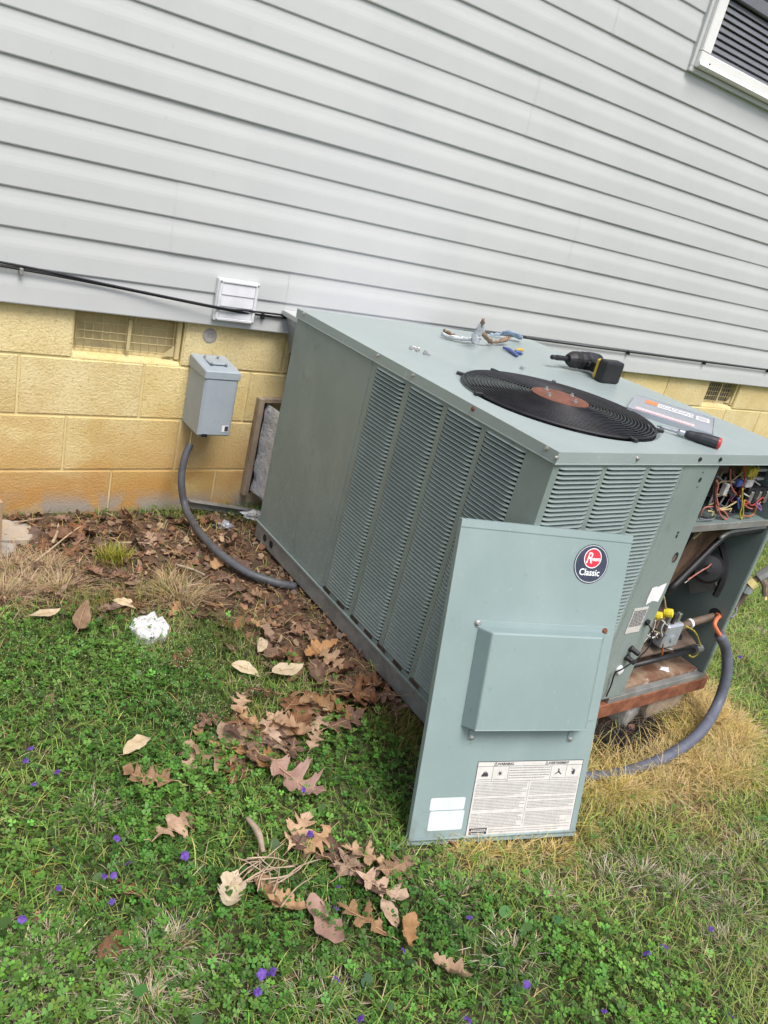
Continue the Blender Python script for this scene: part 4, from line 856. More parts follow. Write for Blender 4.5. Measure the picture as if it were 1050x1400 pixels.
text_mb('\u26a0AVERTISSEMENT', .0085, lambda x, y: A(LX(.745) + x, LZ(.03) + y, .0011), 0, .0003, xs=.9).build('label_print', 'ink', lab)
lines = MB()
def words(fx0, fx1, f, hgt):
    x = LX(fx0); e = LX(fx1) - random.choice((0, 0, 0, .012, .03))
    while x < e:
        l = min(random.uniform(.0022, .0085), e - x); ar(x, x + l, LZ(f) - hgt / 2, LZ(f) + hgt / 2, .0011, lines); x += l + .0011
for k in range(30):
    f = .29 + k * .0205
    if k in (9, 18, 19): continue
    words(.015 if k % 6 else .02, .495, f, .0011)
    if k not in (12,): words(.525, .985, f, .0011)
for k in range(5): words(.30, .69, .085 + k * .034, .0015)
for fx in (.015, .16, .715, .86): words(fx, fx + .12, .235, .0012)
for k in range(2): words(.20, .98, .925 + k * .03, .0011)
lines.build('fine_print', 'ink_grey', lab)
wl = MB(); words_ = None
for f in (.918, .965):
    x = LX(.04)
    while x < LX(.165): l = random.uniform(.002, .005); ar(x, x + l, LZ(f) - .0012, LZ(f) + .0012, .0013, wl); x += l + .001
wl.build('label_print_white', 'label_paper', lab)
# two blank white stickers
def sticker(px4, name):
    P = [apx(*q) for q in px4]; n = []; cx = sum(q[0] for q in P) / 4; cz = sum(q[1] for q in P) / 4
    w2 = (abs(P[1][0] - P[0][0]) + abs(P[2][0] - P[3][0])) / 4; h2 = (abs(P[0][1] - P[3][1]) + abs(P[1][1] - P[2][1])) / 4; r = .004
    for sx, sz, a0 in ((1, 1, 0), (-1, 1, 90), (-1, -1, 180), (1, -1, 270)):
        for k in range(5): a = R_(a0 + k * 22.5); n.append(A(cx + sx * (w2 - r) + r * math.cos(a), cz + sz * (h2 - r) + r * math.sin(a), .0009))
    MB().add(n, [tuple(range(20))]).build(name, 'sticker_white', ap)
sticker([(589, 1090.5), (635.8, 1090), (634.5, 1107), (587, 1107.5)], 'blank_sticker'); sticker([(587, 1108.5), (634, 1108), (631.5, 1134), (584.5, 1135.5)], 'blank_sticker')

# ------------------------------------------------------------------ things on top of the unit
TZ = UZ1
# cordless drill lying on its side
dr = thing('cordless_drill', (2.42, -.9, TZ), 'black and yellow cordless drill lying on top of the unit', 'drill')
ax = np.array((-.975, -.02, 0.)); ax /= np.linalg.norm(ax); hy = np.array((-.25, -1., 0)); hy /= np.linalg.norm(hy); c0 = np.array((2.412, -.862, TZ + .036))
MB().lathe(c0, [(.020, -.055), (.028, -.048), (.030, -.025), (.030, .04), (.026, .055)], 18, tuple(ax)).build('motor_housing', 'black_plastic', dr, smooth=False)
MB().lathe(c0, [(.0300, -.02), (.0312, -.016), (.0312, .014), (.0300, .018)], 18, tuple(ax), cap=False).build('grip_band', 'handle_charcoal', dr)
MB().lathe(c0, [(.027, .055), (.029, .065), (.027, .085), (.020, .1), (.015, .108)], 16, tuple(ax)).build('chuck', 'black_plastic', dr, smooth=False)
MB().lathe(c0, [(.005, .105), (.005, .112), (.0085, .113), (.0085, .134), (.005, .137), (.005, .141), (.009, .142), (.009, .163), (.005, .166), (.005, .17), (.008, .171), (.008, .184), (.007, .187)], 12, tuple(ax)).build('nut_driver', 'black_metal', dr, smooth=False)
MB().obox(c0 + hy * .055 + np.array((0, 0, -.004)), ax, hy, (0, 0, 1), (.022, .045, .019)).build('handle', 'black_plastic', dr, .006)
MB().obox(c0 + hy * .03 + ax * .026 + np.array((0, 0, -.002)), ax, hy, (0, 0, 1), (.008, .016, .009)).build('trigger', 'black_plastic', dr, .003)
MB().obox(c0 + hy * .098 + np.array((0, 0, -.001)), ax, hy, (0, 0, 1), (.042, .012, .033)).build('battery_shoe', 'drill_yellow', dr, .005)
MB().obox(c0 + hy * .128 + np.array((0, 0, .0005)), ax, hy, (0, 0, 1), (.046, .024, .0362)).build('battery', 'black_plastic', dr, .008, bseg=2)
# electrical cover plate with labels
K = [pz(858, 557, TZ + .012), pz(905, 545, TZ + .012), pz(997, 577, TZ + .012), pz(975, 594, TZ + .012)]
cp = thing('cover_plate', tuple(K[0] * .5 + K[2] * .5), 'grey sheet metal cover plate with orange and pink labels on the unit', 'cover plate')
kx = K[3] - K[0]; kl = np.linalg.norm(kx); kx /= kl; ky = np.cross((0, 0, 1), kx); kd = (K[1] - K[0]) @ ky; kd = min(max(kd, .12), .26)
def KP(a, b, h): return K[0] + kx * kl * a + ky * kd * b + np.array((0, 0, h - .012))
MB().obox(KP(.5, .5, .0105), kx, ky, (0, 0, 1), (kl / 2, kd / 2, .0015)).build('sheet', 'cover_grey', cp)
for b in (0, 1): MB().obox(KP(.5, b, .0068), kx, ky, (0, 0, 1), (kl / 2, .0012, .0062)).build('flange', 'cover_grey', cp)
for a in (0, 1): MB().obox(KP(a, .5, .0074), kx, ky, (0, 0, 1), (.0012, kd / 2, .0070)).build('flange', 'cover_grey', cp)
def kr(a0, a1, b0, b1, h, mt, nm): return MB().add([KP(a0, b0, h), KP(a1, b0, h), KP(a1, b1, h), KP(a0, b1, h)], [(0, 1, 2, 3)]).build(nm, mt, cp)
kr(.08, .78, .07, .22, .0126, 'pink_label', 'pink_label'); kr(.14, .30, .62, .86, .0126, 'orange_label', 'orange_label'); kr(.30, .74, .60, .84, .0126, 'paper', 'white_label'); kr(.78, .94, .58, .82, .0126, 'paper', 'white_label')
mb = MB()
for b in (.66, .72, .78):
    a = .32
    while a < .72: l = random.uniform(.01, .05); mb.add([KP(a, b - .015, .0130), KP(a + l, b - .015, .0130), KP(a + l, b + .015, .0130), KP(a, b + .015, .0130)], [(0, 1, 2, 3)]); a += l + .012
for b in (.64, .70, .76): mb.add([KP(.80, b - .012, .0130), KP(.92, b - .012, .0130), KP(.92, b + .012, .0130), KP(.80, b + .012, .0130)], [(0, 1, 2, 3)])
mb.build('label_print', 'ink_grey', cp)
mb = MB(); a = .10
while a < .76: l = random.uniform(.012, .04); mb.add([KP(a, .10, .0130), KP(a + l, .10, .0130), KP(a + l, .19, .0130), KP(a, .19, .0130)], [(0, 1, 2, 3)]); a += l + .012
mb.build('label_print', 'label_paper', cp)
# screwdriver
s0, s1 = pz(898, 582, TZ + .01), pz(986, 607, TZ + .016); sx = s1 - s0; sl = np.linalg.norm(sx); sx /= sl
sdv = thing('screwdriver', tuple((s0 + s1) / 2), 'screwdriver with charcoal grip and red end cap lying on the unit', 'screwdriver')
MB().lathe(s0, [(.0015, 0), (.003, .008), (.0045, .012), (.0045, sl * .36)], 12, tuple(sx)).build('shaft', 'steel', sdv, smooth=False)
MB().lathe(s0, [(.008, sl * .33), (.0095, sl * .36), (.0095, sl * .44), (.007, sl * .45)], 14, tuple(sx)).build('ferrule', 'steel', sdv, smooth=False)
MB().lathe(s0, [(.0085, sl * .44), (.012, sl * .5), (.0125, sl * .58), (.0150, sl * .68), (.0158, sl * .85), (.015, sl * .95)], 12, tuple(sx)).build('grip', 'handle_charcoal', sdv, smooth=False)
MB().lathe(s0, [(.0152, sl * .95), (.0145, sl * .985), (.009, sl)], 14, tuple(sx)).build('end_cap', 'handle_red', sdv, smooth=False)
# torn bark-like scrap, rag, snips, loose screws
def strip(pts, wds, mt, parent, name, seed, th=.0012):
    P = catmull([np.array(q, float) for q in pts], 5); wi = np.interp(np.linspace(0, 1, len(P)), np.linspace(0, 1, len(wds)), wds); V = []; rr = random.Random(seed)
    for i, q in enumerate(P):
        t = P[min(i + 1, len(P) - 1)] - P[max(i - 1, 0)]; t /= np.linalg.norm(t); n = np.cross(t, (0.25, .3, 1)); n /= np.linalg.norm(n); b = np.cross(n, t)
        for k in (-1, -.3, .4, 1): V.append(q + n * wi[i] * k * rr.uniform(.75, 1.15) + b * (.010 * (k * k) * rr.uniform(.4, 1.3)))
    F = [(i * 4 + j, (i + 1) * 4 + j, (i + 1) * 4 + j + 1, i * 4 + j + 1) for i in range(len(P) - 1) for j in range(3)]
    o = MB().add(V, F).build(name, mt, parent, smooth=True); md = o.modifiers.new('s', 'SOLIDIFY'); md.thickness = th * 2; return o
s = thing('torn_liner_scrap', tuple(pz(650, 470, TZ)), 'curled torn scrap of foil and brown insulation on top of the unit', 'scrap')
def tp(u, v, h): return pz(u, v, TZ + h)
strip([tp(603, 459, .006), tp(618, 464, .006), tp(632, 466, .008), tp(645, 466, .012), tp(652, 463, .02)], [.010, .018, .016, .013, .012], 'foil', s, 'foil_strip', 1)
strip([tp(606, 454, .014), tp(613, 458, .012), tp(622, 462, .010)], [.006, .008, .004], 'bark', s, 'brown_strip', 2)
strip([tp(649, 471, .006), tp(651, 462, .03), tp(655, 455, .05), tp(658, 445, .085), tp(660, 440, .1)], [.014, .020, .016, .008, .003], 'foil', s, 'foil_strip', 3)
strip([tp(656, 455, .045), tp(662, 462, .03), tp(668, 468, .015), tp(672, 471, .006)], [.010, .012, .010, .008], 'bark', s, 'brown_strip', 4)
strip([tp(668, 470, .006), tp(678, 470, .008), tp(690, 468, .014), tp(697, 463, .024)], [.009, .011, .012, .006], 'bark', s, 'brown_strip', 5)
strip([tp(657, 452, .06), tp(659, 444, .09), tp(660, 440, .104)], [.006, .008, .003], 'bark', s, 'brown_strip', 6)
rg = strip([tp(671, 459, .006), tp(685, 459, .010), tp(697, 458, .022), tp(705, 461, .018), tp(711, 465, .006)], [.006, .012, .022, .026, .012], 'blue_rag', None, 'rag', 9); tag(rg, 'crumpled pale blue rag at the wall side of the unit top', 'rag')
sn = thing('small_pliers', tuple(tp(700, 480, 0)), 'small pliers with blue and yellow handles lying on the unit', 'pliers')
MB().tube([tp(688, 475, .008), tp(697, 479, .008), tp(707, 486, .007)], [.004, .0075, .006], 8).build('handle', 'tool_blue', sn, smooth=True)
MB().tube([tp(715, 479, .008), tp(709, 478, .009), tp(704, 479, .008)], [.005, .006, .003], 8).build('handle', 'drill_yellow', sn, smooth=True)
MB().tube([tp(704, 480, .008), tp(710, 482, .007), tp(714, 484, .006)], [.006, .007, .004], 8).build('jaw', 'tool_blue', sn, smooth=True)
def loose(u, v, a, grp):
    P = pz(u, v, TZ + .0045); d = (math.cos(a), math.sin(a), .05); o = MB().lathe(P, [(.0045, -.0125), (.0048, -.0085), (.0065, -.0085), (.0065, -.0072), (.0022, -.007), (.0022, .01), (.0004, .014)], 8, d).build('loose_screw', 'screw_metal'); tag(o, 'loose hex head screw lying on the unit top', 'screw', grp)
for k, (u, v) in enumerate(((565, 476), (570, 478), (568, 474.5), (581, 482), (584, 484), (715, 503))): loose(u, v, k * 1.3, 'loose screws on the unit top')

# ------------------------------------------------------------------ small things on the ground, left
cbx = thing('cardboard_box', (.60, -.30, .05), 'brown cardboard box with a white shipping label by the block wall', 'cardboard box')
cz0 = g1(.62, -.3); 
MB().obox((.548, -.27, cz0 + .105), (.93, .37, 0), (-.37, .93, 0), (0, 0, 1), (.125, .10, .10)).build('carton', 'cardboard', cbx, .002)
c_ = np.array((.548, -.27, cz0 + .105)); e1 = np.array((.93, .37, 0)); e1 /= np.linalg.norm(e1); e2 = np.array((-e1[1], e1[0], 0))
MB().obox(c_ + e1 * .1256 + np.array((0, 0, .0)), e2, (0, 0, 1), e1, (.07, .055, .0006)).build('shipping_label', 'paper', cbx)
MB().obox(c_ - e2 * .1006 + e1 * .06, e1, (0, 0, 1), e2, (.055, .05, .0006)).build('shipping_label', 'paper', cbx)
def slab(name, px, h, mt, label, cat):
    P = [pg(u, v, .02) for u, v in px]; zt_ = sum(q[2] for q in P) / len(P); n = len(P); V = [(q[0], q[1], zt_ + random.uniform(-.002, .002)) for q in P] + [(q[0], q[1], zt_ - h) for q in P]
    o = MB().add(V, [tuple(range(n)), tuple(range(2 * n - 1, n - 1, -1))] + [(i, n + i, n + (i + 1) % n, (i + 1) % n) for i in range(n)]).build(name, mt, None, .004); return tag(o, label, cat)
slab('flat_stone', [(-70, 712), (0, 708), (30, 712), (42, 718), (48, 728), (40, 738), (0, 738), (-70, 736)], .05, 'flat_stone', 'flat tan stone on the dirt by the cardboard box', 'stone')
slab('concrete_chunk', [(-60, 742), (0, 740), (22, 743), (20, 752), (0, 756), (-60, 757)], .05, 'concrete', 'grey concrete slab piece beside the flat tan stone', 'concrete')
P = pg(205, 868); wc = thing('crushed_cup', (P[0], P[1], P[2]), 'white crushed foam cup half sunk in the grass', 'cup')
mb = MB(); n = 28; V = []
prof = [(.038, -.012), (.0395, .010), (.042, .022), (.041, .030), (.035, .036), (.030, .033), (.018, .037), (.006, .035)]
for i, (r, hh) in enumerate(prof):
    for k in range(n):
        r_ = r; r = r * 1.3; a = 2 * math.pi * k / n; q = 1 + .22 * mnoise.noise(Vector((math.cos(a) * 2, math.sin(a) * 2, hh * 40))); dz = .026 * mnoise.noise(Vector((math.cos(a) * r * 55, math.sin(a) * r * 55, 3))) if i > 1 else 0
        V.append((P[0] + r * q * math.cos(a), P[1] + r * q * math.sin(a), P[2] + hh + dz)); r = r_
mb.add(V, [(i * n + k, i * n + (k + 1) % n, (i + 1) * n + (k + 1) % n, (i + 1) * n + k) for i in range(len(prof) - 1) for k in range(n)] + [tuple((len(prof) - 1) * n + k for k in range(n))]); mb.build('cup_wall', 'white_foam', wc, smooth=True)

# ------------------------------------------------------------------ leaves
def oak_mesh(seed, mt, kind=0):
    r = random.Random(seed)
    if kind == 0:     # deeply lobed oak leaf, unit length, stem at x=0
        side = [(0, .012), (.10, .03), (.16, .06), (.20, .14), (.235, .21), (.265, .19), (.29, .23), (.315, .16), (.33, .09), (.36, .06), (.40, .085), (.43, .18), (.455, .27), (.48, .27), (.51, .35), (.535, .31), (.565, .34), (.585, .24), (.588, .13), (.615, .08), (.65, .10), (.69, .18), (.715, .26), (.745, .245), (.795, .31), (.805, .22), (.795, .13), (.83, .085), (.87, .115), (.915, .14), (.93, .09), (1, .008)]
        lb = [r.uniform(.7, 1.2) for _ in range(5)]; side = [(x, y * lb[min(4, int(x * 5))]) for x, y in side]
    elif kind == 1:   # plain oval leaf
        side = [(t, .21 * math.sin(math.pi * t ** .85) ** .8 + .004) for t in np.linspace(0, 1, 13)]
    else:             # folded, half-curled piece
        side = [(t, (.27 * math.sin(math.pi * min(1, t + .02)) ** .6 + .01) * r.uniform(.62, 1.12)) for t in np.linspace(0, 1, 22)]
    n = len(side); V = []; cu, fo, tw = r.uniform(-.7, .9), r.uniform(-.35, 1.0), r.uniform(-.7, .7)
    if kind == 2: fo = r.uniform(.8, 1.6); cu = r.uniform(.3, .9)
    sc1, sc2 = r.uniform(.85, 1.15), r.uniform(.85, 1.15)
    def bend(x, y):
        z = cu * ((x - .5) ** 2 - .1) * .8 + fo * y * y * 1.6 + tw * y * (x - .5) + .10 * mnoise.noise(Vector((x * 3.5 + seed, y * 4, 0))) + .04 * mnoise.noise(Vector((x * 12, y * 12 + seed, 0)))
        return (x - .5, y * (1 - .25 * abs(fo) * abs(y)), z)
    for i, (x, y) in enumerate(side):
        mx = i / (n - 1); mx = .5 * mx + .5 * x
        a = .05 * r.uniform(-1, 1)
        V += [bend(x, y * sc1 * (1 + a)), bend((x + mx) / 2, y * sc1 * .45), bend(mx, 0), bend((x + mx) / 2, -y * sc2 * .45), bend(x + .03 * r.uniform(-1, 1), -y * sc2 * (1 - a))]
    F = [(i * 5 + j, i * 5 + j + 1, (i + 1) * 5 + j + 1, (i + 1) * 5 + j) for i in range(n - 1) for j in range(4)]
    mb = MB().add(V, F); nf = len(F)
    if kind == 0:
        for xm, xt, yt in ((.14, .27, .17), (.34, .51, .26), (.56, .76, .22)):
            for sg in (-1, 1): mb.tube([np.array(bend(xm + (xt - xm) * t, sg * yt * t)) + np.array((0, 0, .003)) for t in (0, .35, .7, 1)], [.006, .004, .002], 3, cap=False, smooth=0)
    if kind != 2:
        mb.tube([np.array(bend(t, 0)) + np.array((0, 0, .004)) for t in (0, .25, .5, .75, .97)], [.009, .007, .003], 4, smooth=2)
        st = [bend(0, 0), (-.58, .01, .01), (-.68, .03, .03)]; mb.tube([np.array(q) for q in st], [.010, .008, .006], 4, smooth=2)
    me = mb.mesh('oak_leaf', mt, smooth=True); me.materials.append(MATS['leaf_vein'])
    me.polygons.foreach_set('material_index', [0 if q < nf else 1 for q in range(len(me.polygons))]); return me
OAK = [[oak_mesh(10 * k + s_, LEAFM[k], 0) for s_ in range(8)] for k in range(4)]
OVAL = [[oak_mesh(70 + 10 * k + s_, LEAFM[k], 1) for s_ in range(3)] for k in range(4)]
CURL = [[oak_mesh(140 + 10 * k + s_, LEAFM[k], 2) for s_ in range(4)] for k in range(4)]
def put_leaf(me, u, v, size, ang, label, group, up=.03, tilt=(0, 0), name='oak_leaf'):
    P = pg(u, v, up); o = link(name, me); o.location = P; o.scale = (size, size, size); o.rotation_euler = (tilt[0], tilt[1], ang); tag(o, label, 'leaf', group); return o
GA, GB = 'oak leaves in the drift beside the unit', 'oak leaves lying on the clover'
LA, LB = 'brown lobed oak leaf in the leaf drift along the base of the unit', 'single tan oak leaf lying on the green clover'
rr = random.Random(21)
# drift leaves: (u, v, length, direction)
drift = [(440, 888, .15, .2, 0), (452, 900, .11, -1.2, 0), (400, 960, .14, .7, 1), (425, 955, .15, 1.9, 0), (452, 968, .14, -.5, 0), (478, 962, .15, 2.6, 0), (470, 985, .13, .1, 1), (440, 985, .12, 3.4, 0), (410, 985, .13, 4.2, 1),
         (330, 960, .13, .9, 0), (345, 985, .12, 2.2, 0), (362, 1010, .15, .3, 1), (320, 1015, .13, 5.0, 0), (300, 1030, .14, 2.7, 0), (385, 1012, .12, 1.4, 0), (350, 1030, .13, 3.9, 1), (375, 1040, .12, .2, 0), (335, 1040, .11, 1.0, 1), (285, 1010, .13, 1.8, 0), (262, 1030, .14, 4.4, 0),
         (500, 955, .12, .4, 1), (515, 940, .13, 2.8, 1), (490, 935, .12, 5.2, 1), (540, 965, .10, 1.1, 1), (395, 1000, .14, 5.6, 0), (430, 1010, .10, .8, 0), (360, 945, .11, 3.0, 1)]
for _ in range(26):
    t = rr.random(); drift.append((300 + 210 * t + rr.gauss(0, 16), 1025 - 85 * t + rr.gauss(0, 18), rr.uniform(.09, .13), rr.uniform(0, 6.28), rr.choice((0, 1, 1))))
for i, (u, v, L_, a, k) in enumerate(drift):
    me_ = OAK[k][i % 8] if i % 4 else CURL[k][i % 4]
    put_leaf(me_, u, v, L_ * rr.uniform(.78, .98), a, ('tan', 'dark brown')[k] + (' lobed oak leaf' if i % 4 else ' curled leaf') + ' in the leaf drift along the base of the unit', GA + ', ' + ('tan', 'dark brown')[k] + (' lobed' if i % 4 else ' curled'), .022 + .02 * rr.random(), (rr.uniform(-.35, .35), rr.uniform(-.35, .35)))
put_leaf(OAK[2][1], 402, 1062, .165, -1.0, 'large mauve brown oak leaf at the lower edge of the leaf drift', None, .035, (.15, .1))
put_leaf(OAK[0][2], 205, 1062, .125, 2.5, 'star shaped tan oak leaf on clover below the leaf drift', None, .035)
put_leaf(OAK[0][3], 240, 1130, .125, .4, LB, GB, .03, (.1, .2)); put_leaf(OAK[1][0], 185, 1220, .10, 1.9, LB, GB, .025, (.5, .3)); put_leaf(CURL[1][1], 158, 1290, .075, .3, LB, GB, .02, (.6, .1))
for i, (u, v, L_, a, k) in enumerate([(408, 1136, .14, .7, 0), (438, 1146, .13, 3.6, 0), (458, 1168, .13, 1.2, 1), (478, 1178, .14, .5, 0), (503, 1172, .15, 2.4, 0), (500, 1200, .14, 4.9, 1), (522, 1212, .14, 5.4, 0), (538, 1184, .13, .1, 0), (424, 1160, .11, 2.2, 1)]):
    put_leaf(OAK[k][(i * 3) % 8], u, v, L_ * .82, a, 'tan oak leaf in the small cluster on clover near the leaning panel', 'leaf cluster on the clover', .030, (rr.uniform(-.2, .2), rr.uniform(-.2, .2)))
put_leaf(CURL[2][0], 444, 1258, .115, 1.6, 'squarish mauve dead leaf on the clover below the leaf cluster', None, .035)
put_leaf(OAK[0][4], 497, 1256, .12, 2.1, 'pronged tan oak leaf beside the squarish mauve leaf', None, .035); put_leaf(OVAL[0][1], 532, 1246, .07, 1.4, 'small narrow tan leaf beside the pronged oak leaf', None, .03)
put_leaf(CURL[0][2], 557, 1272, .085, .8, 'small folded tan leaf standing on the clover', None, .04, (.5, .2)); put_leaf(CURL[0][1], 617, 1325, .085, 2.0, 'small orange brown leaf alone on the grass below the panel', None, .035, (.4, .3))
put_leaf(CURL[3][1], 314, 1218, .10, .9, 'pale yellow dead leaf beside the heap of dry stems', None, .04, (.2, .2)); put_leaf(CURL[0][3], 364, 1218, .085, 1.7, 'curled brown leaf under the heap of dry stems', None, .035, (.3, 0)); put_leaf(CURL[0][0], 392, 1235, .08, 2.4, 'small curled tan leaf below the heap of dry stems', None, .035)
put_leaf(OVAL[3][0], 188, 1017, .085, .5, 'pale oval leaf on clover left of the leaf drift', None, .04, name='oval_leaf'); put_leaf(OVAL[3][1], 393, 915, .11, .2, 'pale oval leaf near the base of the unit', None, .035, (.2, .1), name='oval_leaf')
put_leaf(OVAL[3][2], 337, 915, .085, 5.6, 'pale curled oval leaf beside the leaf drift', None, .03, (.3, .2), name='oval_leaf'); put_leaf(OVAL[0][0], 112, 842, .11, 1.1, 'tan oval leaf between the grass tufts by the white cup', None, .045, (.4, -.3), name='oval_leaf')
put_leaf(OVAL[3][1], 62, 838, .085, .2, 'pale oval leaf beside the straw tuft', None, .035, name='oval_leaf'); put_leaf(OVAL[3][0], 170, 824, .075, 5.5, 'cream oval leaf above the white cup', None, .03, (.2, 0), name='oval_leaf'); put_leaf(OVAL[3][2], 358, 880, .075, .9, 'small cream leaf standing in the dirt beside the unit', None, .035, (.5, 0), name='oval_leaf')
put_leaf(CURL[1][2], 250, 903, .10, .8, 'rusty brown folded leaf below the white cup', None, .03)
put_leaf(OAK[1][3], 178, 708, .13, 1.5, 'brown oak leaf propped against the block wall', None, .05, (1.0, .2)); 
LIT, GL = 'brown dead leaf in the litter between wall and lawn', 'dead leaves in the dirt by the wall'
spots = []
tries = 0
while len(spots) < 92 and tries < 4000:
    tries += 1; u, v = rr.uniform(20, 560), rr.uniform(702, 940); P = pz(u, v, .06)
    if not inpoly(Z_DIRT, np.array([P[0]]), np.array([P[1]]))[0] or P[0] > 1.47 or P[1] > -.03: continue
    if any((u - a) ** 2 + (v - b) ** 2 < 11 ** 2 for a, b in spots) or (170 < u < 245 and 835 < v < 890): continue
    spots.append((u, v))
for i, (u, v) in enumerate(spots):
    k = rr.choice((1, 1, 1, 1, 0)); cl_ = rr.random() < .25; me_ = (CURL[k] if cl_ else OAK[k])[i % (4 if cl_ else 8)]
    put_leaf(me_, u, v, rr.uniform(.05, .10), rr.uniform(0, 6.28), ('light', 'dark')[k] + ' brown ' + ('curled leaf' if cl_ else 'lobed leaf') + ' in the litter between wall and lawn', GL + ', ' + ('light', 'dark')[k] + (' curled' if cl_ else ' lobed'), .012 + .015 * rr.random(), (rr.uniform(-.5, .5), rr.uniform(-.5, .5)))
# dry stems heap on the clover and sticks in the dirt
hp = thing('dry_stem_heap', tuple(pg(360, 1190)), 'small heap of dry straw coloured stems on the clover', 'plant stems')
for i in range(26):
    a = rr.uniform(-.5, .9) + (1.2 if i % 5 == 0 else 0); L_ = rr.uniform(.05, .13); P = pg(360 + rr.gauss(0, 22), 1192 + rr.gauss(0, 12), .03 + .02 * rr.random()); d = np.array((math.cos(a), math.sin(a) * .8, rr.uniform(-.1, .15)))
    MB().tube([P - d * L_ / 2, P + np.array((rr.uniform(-.01, .01), rr.uniform(-.01, .01), .006)), P + d * L_ / 2], [rr.uniform(.001, .0022), .001], 5, smooth=3).build('stem', 'twig', hp, smooth=True)
P0, P1 = pg(338, 1118, .05), pg(360, 1165, .04); MB().tube([P0, (P0 + P1) / 2 + np.array((.006, 0, .004)), P1], [.005, .008, .005], 6).build('thick_stem', 'twig', hp, smooth=True)
def stick(px, r, label, up=.02):
    tag(MB().tube([pg(u, v, up) for u, v in px], [r, r * .8, r * .5], 6, smooth=4).build('stick', 'twig', None, smooth=True), label, 'stick')
stick([(45, 770), (68, 752), (98, 728), (118, 715)], .0035, 'long thin grey stick in the litter left of the green tuft', .03); stick([(72, 742), (78, 728), (80, 716)], .006, 'short thick grey stick standing near the flat stone', .03)
stick([(165, 742), (185, 742), (205, 743)], .004, 'straight pale stick in the litter right of the green tuft'); stick([(240, 772), (262, 778), (280, 786)], .005, 'split pale stick below the dark conduit'); stick([(20, 715), (40, 711), (60, 708)], .0022, 'thin pale twig lying over the flat stone', .035)
stick([(915, 1085), (935, 1098), (955, 1112)], .0045, 'reddish dry stick in front of the straw tuft', .012)

# ------------------------------------------------------------------ violets
def violet_proto(seed):
    r = random.Random(seed); mb = MB()
    for k in range(5):
        a = k * 2 * math.pi / 5 + .3; L_ = .0095 if k else .011; V = []
        for t, wq_ in ((0, .001), (.4, .0035), (.75, .0045), (1, .002)):
            for s_ in (-1, 0, 1): V.append((math.cos(a) * L_ * t - math.sin(a) * wq_ * s_, math.sin(a) * L_ * t + math.cos(a) * wq_ * s_, .004 * t * (1 - t) * 2 - .002 * t + .001 * (s_ * s_)))
        mb.add(V, [(i * 3 + j, (i + 1) * 3 + j, (i + 1) * 3 + j + 1, i * 3 + j + 1) for i in range(3) for j in range(2)])
    return mb.mesh('petals', 'violet', smooth=True)
vp = [violet_proto(s_) for s_ in range(2)]; vst = MB().tube([(0, 0, -.05), (.004, 0, -.02), (0, 0, 0)], .0009, 5, smooth=3).mesh('stem', 'violet_stem')
for i, (u, v, s_) in enumerate([(160, 1146, 1.1), (253, 1170, 1.35), (175, 1180, .9), (155, 1197, .9), (80, 1214, .8), (153, 1233, .8), (30, 1257, 1), (358, 1332, 1.3), (372, 1328, 1.2), (352, 1356, 1), (42, 1023, 1), (35, 1040, .9), (78, 1055, .9), (47, 1072, .9), (143, 1198, .8), (424, 1140, 1), (463, 1212, .8), (460, 1242, .8), (552, 1299, .8), (460, 1338, 1), (493, 1392, 1), (640, 1394, 1.2), (720, 1346, 1.1), (884, 1303, 1.3), (909, 1294, 1.2), (826, 1382, .9), (972, 1270, .8), (1000, 1389, 1), (642, 1254, .9), (1012, 898, 1.1), (415, 1080, .9)]):
    P = pg(u, v, .05); root = link('violet_flower', vp[i % 2]); root.location = P; root.rotation_euler = (rr.uniform(.2, .9), rr.uniform(-.4, .4), rr.uniform(0, 6)); root.scale = (s_ * .75,) * 3
    tag(root, 'small purple violet flower in the lawn', 'flower', 'violets in the lawn'); st = bpy.data.objects.new('stem', vst); col.objects.link(st); st.parent = root

# ------------------------------------------------------------------ lawn, clover, straw, litter (uncountable)
def scatter(n, dense=True):
    out = []
    while sum(len(q) for q in out) < n:
        x = rng.uniform(-.5, 5.4, 60000); y = rng.uniform(-3.1, -.015, 60000); u, v, d = to_px(np.stack([x, y, np.full_like(x, .06)], -1))
        inside = (d > .3) & (u > -130) & (u < 1180) & (v > 640) & (v < 1530); keep = inside | (rng.random(len(x)) < .12)
        keep &= ~((x > UX0 + .01) & (x < UX1) & (y > UYF + .03) & (y < UYB)); out.append(np.stack([x[keep], y[keep]], -1))
    return np.concatenate(out)[:n]
def hit_panel(P): # under / behind the leaning panel and conduit: keep grass from poking through the sheet
    q = np.concatenate([P, gz(P[:, 0], P[:, 1])[:, None] + .02], 1) - BL; return (q @ AYV > -.009) & (q @ AYV < .022) & (q @ AXV > -.01) & (q @ AXV < AW + .01)
